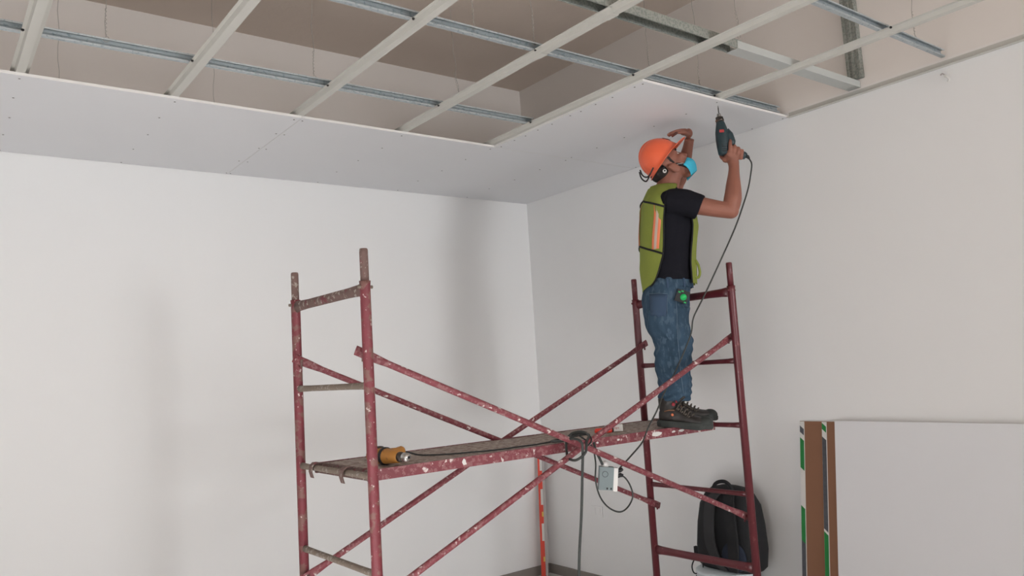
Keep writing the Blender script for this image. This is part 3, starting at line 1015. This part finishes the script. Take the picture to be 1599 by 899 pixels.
# eyes and brows
for s in (-1, 1):
    bm = bmesh.new()
    ball(bm, hd(.086, s * .030, .026), .012, u=12, v=8)
    e = obj('eye', bm, m_eye, man, True)
    bm = bmesh.new()
    ball(bm, hd(.095, s * .031, .028), .0055, u=10, v=6)
    obj('iris', bm, m_hair, e, True)
    bm = bmesh.new()
    tube(bm, [hd(.108, s * .014, .046), hd(.106, s * .030, .053), hd(.094, s * .048, .048)], [.003, .0045, .003], 6)
    obj('eyebrow', bm, m_hair, man, True)
# hair: nape, sideburns
bm = bmesh.new()
ball(bm, hd(-.034, 0, .050), .068, .073, .060, HM, 24, 14)
for s in (-1, 1):
    tube(bm, [hd(.030, s * .064, .060), hd(.026, s * .068, .035), hd(.028, s * .066, .012)], [.014, .009, .005], 8)
    tube(bm, [hd(.028, s * .062, .004), hd(.040, s * .060, -.020), hd(.050, s * .050, -.048), hd(.060, s * .030, -.075)], [.007, .009, .009, .008], 8)
blob('hair', bm, m_hair, man, voxel=.005, smooth=1)

# face mask
bm = bmesh.new()
rs = []
for i in range(11):
    t_ = i / 10
    u = -.022 - .088 * t_
    bulge = .022 * sin(pi * (t_ * .8 + .15)) - .022 * t_ ** 3
    row = []
    for k in range(17):
        a = -1.45 + 2.9 * k / 16
        back = .028 + .016 * t_ ** 2
        row.append(hd(.060 - back * abs(sin(a)) + (.036 + bulge) * max(0, cos(a)) ** .7, (.071 - .008 * t_) * sin(a), u - .012 * abs(sin(a)) * (1 - t_) + .010 * t_ * abs(sin(a))))
    rs.append(row)
rings(bm, rs, caps=False, closed=False)
mk = obj('face_mask', bm, m_mask, man, True)
sd = mk.modifiers.new('s', 'SOLIDIFY'); sd.thickness = .003; sd.offset = 1
for s in (-1, 1):
    bm = bmesh.new()
    tube(bm, [hd(.056, s * .062, -.030), hd(.030, s * .074, -.008), hd(-.004, s * .088, .016)], .0012, 6)
    obj('ear_loop', bm, m_white, mk, True)

# hard hat
hat_ = None
bm = bmesh.new()
rs = []
n = 48
def hatring(k, f0, u, rf, ry, brim=0):
    a = 2 * pi * k / n
    return hd(f0 + rf * cos(a) + brim * max(0, cos(a)) ** 2, ry * sin(a), u - (.018 * max(0, cos(a)) ** 2 if brim else 0))
prof = [(0.064, 1.055, .014), (.066, 1.01, .004)]
rs.append([hatring(k, .022, .064, .126, .116, .052) for k in range(n)])
rs.append([hatring(k, .022, .068, .125, .115, .050) for k in range(n)])
rs.append([hatring(k, .022, .071, .117, .107, .004) for k in range(n)])
for i in range(1, 11):
    th_ = (i / 10.0) * pi / 2
    s_, c_ = sin(th_), cos(th_) ** .82
    rs.append([hd(.022 + .114 * c_ * cos(2 * pi * k / n), .105 * c_ * sin(2 * pi * k / n) , .071 + .136 * s_) for k in range(n)] if i < 10 else
              [hd(.022 + .004 * cos(2 * pi * k / n), .004 * sin(2 * pi * k / n), .071 + .136) for k in range(n)])
rings(bm, rs, caps=False)
top_ = [v for v in bm.verts][-n:]
bm.faces.new(top_)
hat_ = obj('hard_hat', bm, m_hat, man, True)
sd = hat_.modifiers.new('s', 'SOLIDIFY'); sd.thickness = .003; sd.offset = -1
bm = bmesh.new()      # raised ridge over the crown
tube(bm, [hd(.022 - .112 * cos(a), 0, .072 + .137 * sin(a)) for a in [pi * k / 20 for k in range(2, 19)]], 0, 10, flat=[(.016, .006)] * 17)
obj('crown_ridge', bm, m_hat, hat_, True)
bm = bmesh.new()      # white badge on the front
rs = []
for i in range(5):
    a = radians(13 + i * 5.0)
    rs.append([hd(.022 + (.1195 + .002) * cos(a) * math.sqrt(max(0, 1 - (y / .11) ** 2)), y, .071 + (.139 + .002) * sin(a) * math.sqrt(max(0, 1 - (y / .16) ** 2))) for y in (-.034, -.02, 0, .02, .034)])
rings(bm, rs, caps=False, closed=False)
bd = obj('badge', bm, m_white, hat_, True)
sd = bd.modifiers.new('s', 'SOLIDIFY'); sd.thickness = .0015; sd.offset = 0
# suspension band, ratchet and strap
bm = bmesh.new()
pts = [hd(.012 + .090 * cos(a), .084 * sin(a), .050) for a in [radians(112 + k * 136 / 20) for k in range(21)]]
tube(bm, pts, 0, 8, flat=[(.004, .013)] * 21)
obj('headband', bm, m_blackp, hat_, True)
for s in (-1, 1):
    bm = bmesh.new()
    tube(bm, [hd(-.044, s * .076, .030), hd(-.044, s * .087, .030)], [.011, .010], 12)
    kb = obj('knob', bm, m_white, hat_, True)
    bm = bmesh.new()
    tube(bm, [hd(-.044, s * .0865, .030), hd(-.044, s * .0885, .030)], [.005, .005], 10)
    obj('knob_hole', bm, m_blackp, kb)
for s in (-1, 1):
    cordobj('strap_loop', [hd(-.098, s * .020, .146), hd(-.116, s * .030, .122), hd(-.120, s * .040, .100), hd(-.108, s * .060, .086), hd(-.066, s * .092, .090)], .0042, m_blackp, hat_)

# T-shirt
TORSO = [(.735, .002, .118, .150), (.78, .000, .122, .152), (.85, .000, .128, .150), (.92, .006, .132, .152), (.98, .012, .136, .160), (1.06, .020, .140, .168),
         (1.13, .022, .134, .176), (1.18, .016, .122, .182), (1.22, .010, .104, .168), (1.25, .010, .088, .140), (1.275, .012, .076, .105), (1.295, .016, .068, .080)]
def torso(z, off=0.0):
    T = TORSO
    if z <= T[0][0]: r = T[0][1:]
    elif z >= T[-1][0]: r = T[-1][1:]
    else:
        for a, b in zip(T, T[1:]):
            if a[0] <= z <= b[0]:
                t_ = (z - a[0]) / (b[0] - a[0])
                r = tuple(a[i] * (1 - t_) + b[i] * t_ for i in (1, 2, 3))
                break
    return r[0], r[1] + off, r[2] + off

def wrinkle(a, sx, sz, ph=0.0):
    return lambda c: a * noise.noise(Vector((c.x * sx + ph, c.y * sx, c.z * sz))) + a * .5 * noise.noise(Vector((c.x * sx * 2.3, c.y * sx * 2.3 + ph, c.z * sz * 2.1)))

bm = bmesh.new()
lof(bm, [((cx, 0, z), ra, rb) for z, cx, ra, rb in TORSO], 40)
for s in (-1, 1): ball(bm, (.02, s * .150, 1.185), .068, .062, .062)
# sleeve mouth slants like the photo
tube(bm, catmull([(.01, -.155, 1.182), (.075, -.178, 1.170), (.130, -.190, 1.150), (.166, -.195, 1.130)], 4), [.066, .068, .069, .070, .070, .069, .068, .067, .067, .066, .066, .066, .066], 20)
tube(bm, catmull([(.0, .160, 1.18), (.03, .185, 1.22), (.055, .205, 1.26), (.075, .216, 1.29)], 4), [.064] * 13, 20)
shirt = blob('t_shirt', bm, m_shirt, man, voxel=.006, smooth=4, disp=wrinkle(.007, 9, 11))

# vest: back panel, front panel and yoke, each a curved sheet just off the shirt
def xb(z):   # rear edge of the open side
    K = [(.72, -.115), (.76, -.085), (.82, -.062), (.90, -.040), (1.0, -.030), (1.10, -.024), (1.17, -.012), (1.21, .012), (1.24, .040), (1.27, .070), (1.31, .084)]
    for a, b in zip(K, K[1:]):
        if z <= b[0]: return a[1] + (b[1] - a[1]) * max(0, (z - a[0])) / (b[0] - a[0])
    return K[-1][1]
def vpt(z, th_, off=.016):
    cx, ra, rb = torso(z, off)
    # the mesh hangs out a little towards its hem at the back
    dx = -.012 * max(0, (0.9 - z) / .18) if cos(th_) < 0 else 0
    ex = .010 * noise.noise(Vector((th_ * 2, z * 6, 1)))
    return Vector((cx + (ra + ex) * cos(th_) + dx, (rb + ex) * sin(th_), z))
def thb(z, off=.016):
    cx, ra, rb = torso(z, off)
    c = max(-1, min(1, (xb(z) - cx) / ra))
    return math.acos(c)
bm = bmesh.new()
rs = []
for i in range(60):
    z = .755 + (1.295 - .755) * i / 59
    tb = thb(z)
    rs.append([vpt(z - (.035 * (1 - abs(k - 20) / 20.) if i < 8 else 0) * (1 - i / 8.), tb + (2 * pi - 2 * tb) * k / 40) for k in range(41)])
rings(bm, rs, caps=False, closed=False)
vest = obj('safety_vest', bm, m_vest, man, True)
sd = vest.modifiers.new('s', 'SOLIDIFY'); sd.thickness = .003; sd.offset = 0
for s in (-1, 1):
    bm = bmesh.new()
    rs = []
    for i in range(50):
        z = .745 + (1.29 - .745) * i / 49
        w0, w1 = .10, .74 if z < 1.15 else max(.5, .74 - (z - 1.15) * .8)
        bulge = .018 * max(0, (1.0 - z) / .25) * (0.5 + .5 * noise.noise(Vector((z * 9, 3, 0))))
        row = []
        for k in range(12):
            a = (w0 + (w1 - w0) * k / 11) * s
            p = vpt(z, a, .016 + bulge)
            if z > 1.2:   # run over the shoulder to meet the back
                t_ = (z - 1.2) / .09
                p = p.lerp(Vector((.06, s * (.055 + .075 * k / 11), 1.275 - .03 * k / 11)), t_ * .9)
            row.append(p)
        rs.append(row)
    rings(bm, rs, caps=False, closed=False)
    o = obj('front_panel', bm, m_vest, vest, True)
    sd = o.modifiers.new('s', 'SOLIDIFY'); sd.thickness = .003; sd.offset = 0
    bm = bmesh.new()
    tube(bm, [vpt(.745 + .5 * i / 24, .74 * s, .017 + .018 * max(0, (1.0 - (.745 + .5 * i / 24)) / .25) * .5) for i in range(22)], .0045, 6)
    obj('binding', bm, m_trim, vest, True)
    # binding down the rear edge of the open side
    bm = bmesh.new()
    tube(bm, [vpt(z, s * thb(z), .018) for z in [.74 + .5 * i / 30 for i in range(31)]], .0045, 6)
    obj('binding', bm, m_trim, vest, True)
# black cross bands and side tie
def band(zc, zs):
    bm = bmesh.new()
    P = []
    for k in range(41):
        z = zc
        tb = thb(zs)
        th_ = tb + (2 * pi - 2 * tb) * k / 40
        w_ = abs(k - 20) / 20.
        P.append(vpt(zc + (zs - zc) * w_ ** 1.2, th_, .0185))
    tube(bm, P, 0, 8, flat=[(.0055, .0055)] * 41)
    obj('black_band', bm, m_trim, vest, True)
band(1.225, 1.150)
band(.975, .905)
# orange and grey reflective strips on the back
for (th_, w_) in ((radians(-118), .135), (radians(-188), .10), (radians(-242), .135)):
    for (m__, ww, off, nm) in ((m_orange, w_, .0195, 'orange_strip'), (m_reflect, w_ * .34, .0215, 'grey_strip')):
        bm = bmesh.new()
        rs = []
        for i in range(16):
            z1_ = 1.17 if abs(math.degrees(th_) + 180) > 30 else 1.215
            z0_ = .935 if abs(math.degrees(th_) + 180) > 30 else .972
            z = z0_ + (z1_ - z0_) * i / 15
            lean = .10 * (1 - i / 15.) * (-1 if math.degrees(th_) > -170 else 1)
            rs.append([vpt(z, th_ + lean + ww * (k / 3. - 1), off) for k in range(7)])
        rings(bm, rs, caps=False, closed=False)
        o = obj(nm, bm, m__, vest, True)
        sd = o.modifiers.new('s', 'SOLIDIFY'); sd.thickness = .001; sd.offset = 0
# elastic loop hanging at the front hem
cordobj('tie_loop', [(.140, -.075, .87), (.152, -.08, .84), (.156, -.08, .80), (.146, -.08, .775), (.132, -.08, .785), (.132, -.078, .82), (.138, -.075, .86)], .007, m_vest, vest)

# jeans
bm = bmesh.new()
lof(bm, [((-.004, 0, .785), .120, .148), ((-.008, 0, .765), .122, .150), ((-.020, 0, .72), .126, .158), ((-.030, 0, .67), .128, .165), ((-.034, 0, .61), .124, .168), ((-.03, 0, .575), .10, .155)], 40)
for s, fx2, fy2 in ((-1, 0.0, 0.0), (1, .020, .01)):
    P = [((-.030, s * .083, .62), .118, .085), ((-.028 + fx2 * .3, s * .086, .53), .112, .083), ((-.016 + fx2 * .8, s * .088, .44), .103, .076), ((-.022 + fx2, s * .090, .36), .098, .073),
         ((-.028 + fx2, s * .092, .28), .092, .070), ((-.028 + fx2, s * .094, .20), .084, .066), ((-.030 + fx2, s * .096, .15), .080, .064), ((-.034 + fx2, s * .096, .130), .076, .062)]
    lof(bm, P, 28)
def jw(c):
    low = max(0, (.30 - c.z) / .18)
    low = min(low, 1)
    v = .010 * noise.noise(Vector((c.x * 8, c.y * 8, c.z * 7)))
    v += .008 * low * sin(c.z * 170 + 3 * noise.noise(Vector((c.x * 10, c.y * 10, 2))) * 2) * (0.6 + .4 * noise.noise(Vector((c.x * 14, c.y * 9, c.z * 6))))
    kn = max(0, 1 - abs(c.z - .42) / .14)
    v += .0035 * kn * sin(c.z * 110 + c.x * 30)
    v += .008 * noise.noise(Vector((c.x * 22 + c.z * 10, c.y * 18, c.z * 15)))
    return v
jeans = blob('jeans', bm, m_denim, man, voxel=.006, smooth=5, disp=jw)

def bvh_of(o):
    me = o.data
    return BVHTree.FromPolygons([v.co.copy() for v in me.vertices], [tuple(p.vertices) for p in me.polygons])
jb = bvh_of(jeans)
def onjeans(x, z, off=.002, side_=-1):
    h = jb.ray_cast(Vector((x, side_ * 1.0, z)), Vector((0, -side_, 0)))
    if h[0] is None: return Vector((x, side_ * .15, z))
    return h[0] + h[1] * off
def patch(poly_rows, off, m, name, parent, surf=onjeans, thick=.002):
    bm = bmesh.new()
    rings(bm, [[surf(x, z, off) for x, z in row] for row in poly_rows], caps=False, closed=False)
    o = obj(name, bm, m, parent, True)
    sd = o.modifiers.new('s', 'SOLIDIFY'); sd.thickness = thick; sd.offset = 0
    return o
# back pocket, side seam, waistband
patch([[(-.125 + .005 * (1 - r / 6) + (.085 - .012 * r / 6) * k / 6, .700 - .115 * r / 6 - .010 * (k / 6) - (.010 if r == 6 and k == 3 else 0)) for k in range(7)] for r in range(7)], .003, m_denim2, 'back_pocket', jeans)
for (nm, line) in (('side_seam', [(.010 - .012 * sin(i * .12), .70 - i * .024) for i in range(23)]),
                   ('pocket_stitching', [(-.119, .704), (-.08, .700), (-.034, .692)]),
                   ('pocket_stitching', [(-.034, .690), (-.040, .64), (-.046, .585)])):
    bm = bmesh.new()
    tube(bm, [onjeans(x, z, .0035) for x, z in line], .0013, 5)
    obj(nm, bm, m_stitch, jeans, True)
bm = bmesh.new()
rings(bm, [[Vector((-.006 + (.127) * cos(2 * pi * k / 40), .155 * sin(2 * pi * k / 40), z)) for k in range(40)] for z in (.728, .735, .764, .768)], caps=False)
wb = obj('waistband', bm, m_denim, jeans, True)
sd = wb.modifiers.new('s', 'SOLIDIFY'); sd.thickness = .004; sd.offset = 0
for a in (-100, -60, -150, -20, 60, 120):
    bm = bmesh.new()
    c_, s_ = cos(radians(a)), sin(radians(a))
    Mx = Matrix.Translation((-.006 + .131 * c_, .159 * s_, .748)) @ Matrix.Rotation(radians(a), 4, 'Z')
    box(bm, (-.003, -.005, -.024), (.003, .005, .024), mtx=Mx)
    obj('belt_loop', bm, m_denim2, jeans)

# boots
def boot(ox, oy, yaw_, pitch_, name='boot'):
    Mx = Matrix.Translation((ox, oy, .001 if pitch_ == 0 else .006)) @ Matrix.Rotation(yaw_, 4, 'Z') @ Matrix.Rotation(pitch_, 4, 'Y')
    r = bpy.data.objects.new(name, None)
    bm = bmesh.new()
    # cross sections along the foot: x, half width, bottom, top
    SEC = [(-.002, .018, .030, .075), (.006, .030, .024, .098), (.030, .038, .022, .122), (.060, .040, .022, .124), (.090, .040, .022, .118), (.115, .041, .022, .104),
           (.145, .044, .022, .084), (.175, .048, .022, .072), (.205, .049, .022, .066), (.235, .046, .022, .062), (.258, .036, .024, .054), (.270, .020, .028, .044)]
    rs = []
    for x, w_, z0, z1 in SEC:
        row = []
        for k in range(20):
            a = 2 * pi * k / 20
            c, s = cos(a), sin(a)
            pw = 2.6
            yy = w_ * abs(c) ** (2 / pw) * (1 if c >= 0 else -1)
            zz = (z0 + z1) / 2 + (z1 - z0) / 2 * abs(s) ** (2 / pw) * (1 if s >= 0 else -1)
            if s > 0: yy *= 1 - .35 * s * s
            row.append(Vector((x, yy, zz)))
        rs.append(row)
    rings(bm, rs)
    # ankle collar
    lof(bm, [((.050, 0, .09), .055, .038), ((.048, 0, .12), .056, .038), ((.046, 0, .142), .058, .042), ((.046, 0, .150), .054, .040)], 20)
    bmesh.ops.transform(bm, matrix=Mx, verts=bm.verts)
    up = blob('boot', bm, m_boot, man, voxel=.0045, smooth=2, disp=wrinkle(.0025, 25, 25))
    # sole
    bm = bmesh.new()
    out = [(-.010, .012), (-.004, .030), (.02, .042), (.06, .044), (.10, .042), (.14, .046), (.18, .053), (.22, .053), (.25, .045), (.270, .028), (.278, .010)]
    loop = [(x, -y) for x, y in out] + [(x, y) for x, y in reversed(out)]
    rs = []
    for z, k in ((0, .96), (.004, 1.0), (.020, 1.01), (.034, .97)):
        rs.append([Vector((.13 + (x - .13) * k, y * k, z + (.006 if x > .24 else 0) + (.008 if (z < .003 and .095 < x < .12) else 0))) for x, y in loop])
    rings(bm, rs)
    # toe cap rubber
    bmesh.ops.transform(bm, matrix=Mx, verts=bm.verts)
    obj('sole', bm, m_sole, up, False)
    bm = bmesh.new()
    ball(bm, (.238, 0, .036), .041, .050, .032, None, 20, 12)
    bmesh.ops.transform(bm, matrix=Mx, verts=bm.verts)
    obj('toe_cap', bm, m_sole, up, True)
    # laces
    for i in range(5):
        x = .105 + i * .018
        z = .120 - i * .0115
        bm = bmesh.new()
        tube(bm, [(x - .006, -.040, z - .022), (x, -.022, z - .002), (x + .004, 0, z + .003), (x, .022, z - .002), (x - .006, .040, z - .022)], .0032, 6)
        tube(bm, [(x, -.042, z - .024), (x + .008, -.036, z - .020)], .005, 6)
        bmesh.ops.transform(bm, matrix=Mx, verts=bm.verts)
        obj('lace', bm, m_lace, up, True)
    bm = bmesh.new()      # tongue standing out at the shin
    tube(bm, [(.088, 0, .112), (.108, 0, .140), (.128, 0, .162), (.134, 0, .170)], 0, 12, flat=[(.026, .007), (.028, .008), (.026, .009), (.016, .008)])
    bmesh.ops.transform(bm, matrix=Mx, verts=bm.verts)
    obj('tongue', bm, m_boot, up, True)
    bm = bmesh.new()
    tube(bm, [(.100, -.018, .128), (.112, -.010, .146), (.119, 0, .154), (.112, .012, .146)], .0045, 6)
    tube(bm, [(.098, -.041, .130), (.094, -.0405, .142)], .004, 6)
    bmesh.ops.transform(bm, matrix=Mx, verts=bm.verts)
    obj('red_lining', bm, m_redcloth, up, True)
    for (x, z, rr, mm) in ((.078, .068, .0075, m_orange), (.082, .122, .010, m_redcloth)):
        bm = bmesh.new()
        tube(bm, [(x, -.0435, z), (x, -.0455 if z < .1 else -.048, z)], [rr, rr * .9], 14)
        bmesh.ops.transform(bm, matrix=Mx, verts=bm.verts)
        d_ = obj('round_emblem', bm, mm, up, True)
    bm = bmesh.new()
    tube(bm, [(.035, -.042, .082), (.060, -.0445, .090), (.088, -.0425, .092)], .0035, 6)
    bmesh.ops.transform(bm, matrix=Mx, verts=bm.verts)
    obj('brown_piping', bm, m_kraft, up, True)
    return up
boot(-.122, -.082, radians(-22), radians(6.0))
boot(-.062, .110, radians(-4), radians(0))

# ------------------------------------------------------------------ clip-on device at his hip
pc = onjeans(.036, .676, 0)
t = thing('tape_measure', 'black tape measure with a bright green disc clipped to the man\'s jeans', 'tape measure', (0, 0, 0))
MW = Matrix.Translation(PO) @ Matrix.Rotation(PR, 4, 'Z')
def setw(o, loc_local, extra=Matrix()):
    o.matrix_world = MW @ Matrix.Translation(loc_local) @ extra
setw(t, Vector((.040, pc.y - .022, .674)), Matrix.Rotation(radians(22), 4, 'Y') @ Matrix.Rotation(radians(8), 4, 'X'))
bm = bmesh.new(); box(bm, (-.034, -.017, -.032), (.032, .017, .032)); obj('case', bm, m_blackp, t, bevel=.009)
bm = bmesh.new(); tube(bm, [(.006, -.016, -.002), (.006, -.0195, -.002)], [.0175, .0165], 24); obj('green_disc', bm, m_green, t, True)
for (x, z) in ((-.022, .018), (-.008, .026), (.022, -.026)):
    bm = bmesh.new(); box(bm, (x - .006, -.0182, z - .0035), (x + .006, -.016, z + .0035)); obj('green_accent', bm, m_green, t)
bm = bmesh.new(); box(bm, (-.012, .015, -.02), (.012, .0185, .034)); obj('belt_clip', bm, m_dsteel, t)

# ------------------------------------------------------------------ the drill in his hand
t = thing('corded_drill', 'dark teal corded drill held upright in the man\'s right hand', 'drill', (0, 0, 0))
setw(t, Vector((.326, -.138, 1.415)))
def dl(x, y, z): return Vector((x - .326, y + .138, z - 1.415))
bm = bmesh.new()
tube(bm, [dl(.328, -.138, 1.414), dl(.328, -.138, 1.420), dl(.328, -.138, 1.46), dl(.327, -.136, 1.50), dl(.326, -.134, 1.54), dl(.325, -.133, 1.565), dl(.324, -.132, 1.59), dl(.324, -.131, 1.598)],
     0, 20, ref=Vector((0, 1, 0)), flat=[(.022, .024), (.030, .030), (.035, .036), (.036, .037), (.034, .036), (.029, .031), (.023, .024), (.020, .020)])
bd_ = obj('motor_housing', bm, m_teal, t, True)
for z in (1.43, 1.442, 1.454, 1.466):
    bm = bmesh.new(); tube(bm, [dl(.312, -.170, z), dl(.340, -.172, z)], .0022, 6); obj('vent_slot', bm, m_blackp, bd_)
bm = bmesh.new(); box(bm, dl(.306, -.1745, 1.53), dl(.330, -.170, 1.545)); obj('printed_patch', bm, m_dred, bd_)
bm = bmesh.new()     # gear housing bulge and handle root
tube(bm, [dl(.345, -.136, 1.545), dl(.362, -.137, 1.52), dl(.372, -.138, 1.485), dl(.365, -.138, 1.455)], 0, 16, flat=[(.020, .022), (.020, .024), (.020, .022), (.020, .02)])
obj('gear_bulge', bm, m_teal, t, True)
bm = bmesh.new()
tube(bm, [dl(.330, -.138, 1.468), dl(.365, -.138, 1.448), dl(.400, -.138, 1.424), dl(.430, -.138, 1.404), dl(.440, -.138, 1.397)], 0, 16, flat=[(.018, .022), (.017, .020), (.0165, .019), (.018, .021), (.015, .017)])
hn = obj('handle', bm, m_teal, t, True)
bm = bmesh.new(); tube(bm, [dl(.365, -.138, 1.475), dl(.378, -.138, 1.466), dl(.390, -.138, 1.450)], .009, 10); obj('trigger', bm, m_blackp, hn, True)
bm = bmesh.new(); tube(bm, [dl(.324, -.131, 1.597), dl(.323, -.130, 1.600), dl(.323, -.130, 1.606), dl(.322, -.129, 1.607), dl(.322, -.128, 1.625)], [.020, .0225, .0225, .0205, .0205], 20); obj('chuck_sleeve', bm, m_dsteel, t, True)
bm = bmesh.new(); tube(bm, [dl(.322, -.128, 1.605), dl(.322, -.128, 1.609)], [.0228, .0228], 20); obj('brass_ring', bm, m_kraft, t, True)
bm = bmesh.new()
for k in range(3):
    a = 2 * pi * k / 3 + .5
    tube(bm, [dl(.322 + .012 * cos(a), -.128 + .012 * sin(a), 1.62), dl(.3215 + .006 * cos(a), -.127 + .006 * sin(a), 1.647)], [.006, .004], 8)
obj('chuck_jaws', bm, m_steel, t, True)
bm = bmesh.new(); tube(bm, [dl(.3215, -.127, 1.630), dl(.3212, -.125, 1.675), dl(.321, -.124, 1.692)], [.0032, .0028, .0012], 8); obj('driver_bit', bm, m_dsteel, t, True)
bm = bmesh.new(); tube(bm, [dl(.436, -.138, 1.400), dl(.449, -.140, 1.396), dl(.455, -.142, 1.384)], [.010, .0095, .006], 12); obj('cord_grip', bm, m_blackp, t, True)
inv = (MW @ Matrix.Translation(Vector((.326, -.138, 1.415)))).inverted()
lc = [(.453, -.142, 1.388), (.463, -.15, 1.355), (.456, -.15, 1.31), (.427, -.17, 1.215), (.373, -.20, 1.093), (.323, -.22, .992), (.251, -.23, .861), (.143, -.235, .669), (.078, -.235, .558), (.058, -.235, .477),
      (.014, -.23, .382), (-.045, -.22, .271), (-.103, -.21, .177)]
pts = [inv @ (MW @ Vector(p)) for p in lc]
pts += [inv @ Vector(p) for p in ((-1.039, -2.215, 1.357), (-1.109, -2.21, 1.275), (-1.157, -2.21, 1.211), (-1.254, -2.22, 1.155), (-1.343, -2.24, 1.118), (-1.385, -2.252, 1.098))]
cordobj('power_cord', pts, .0040, m_gcord, t)
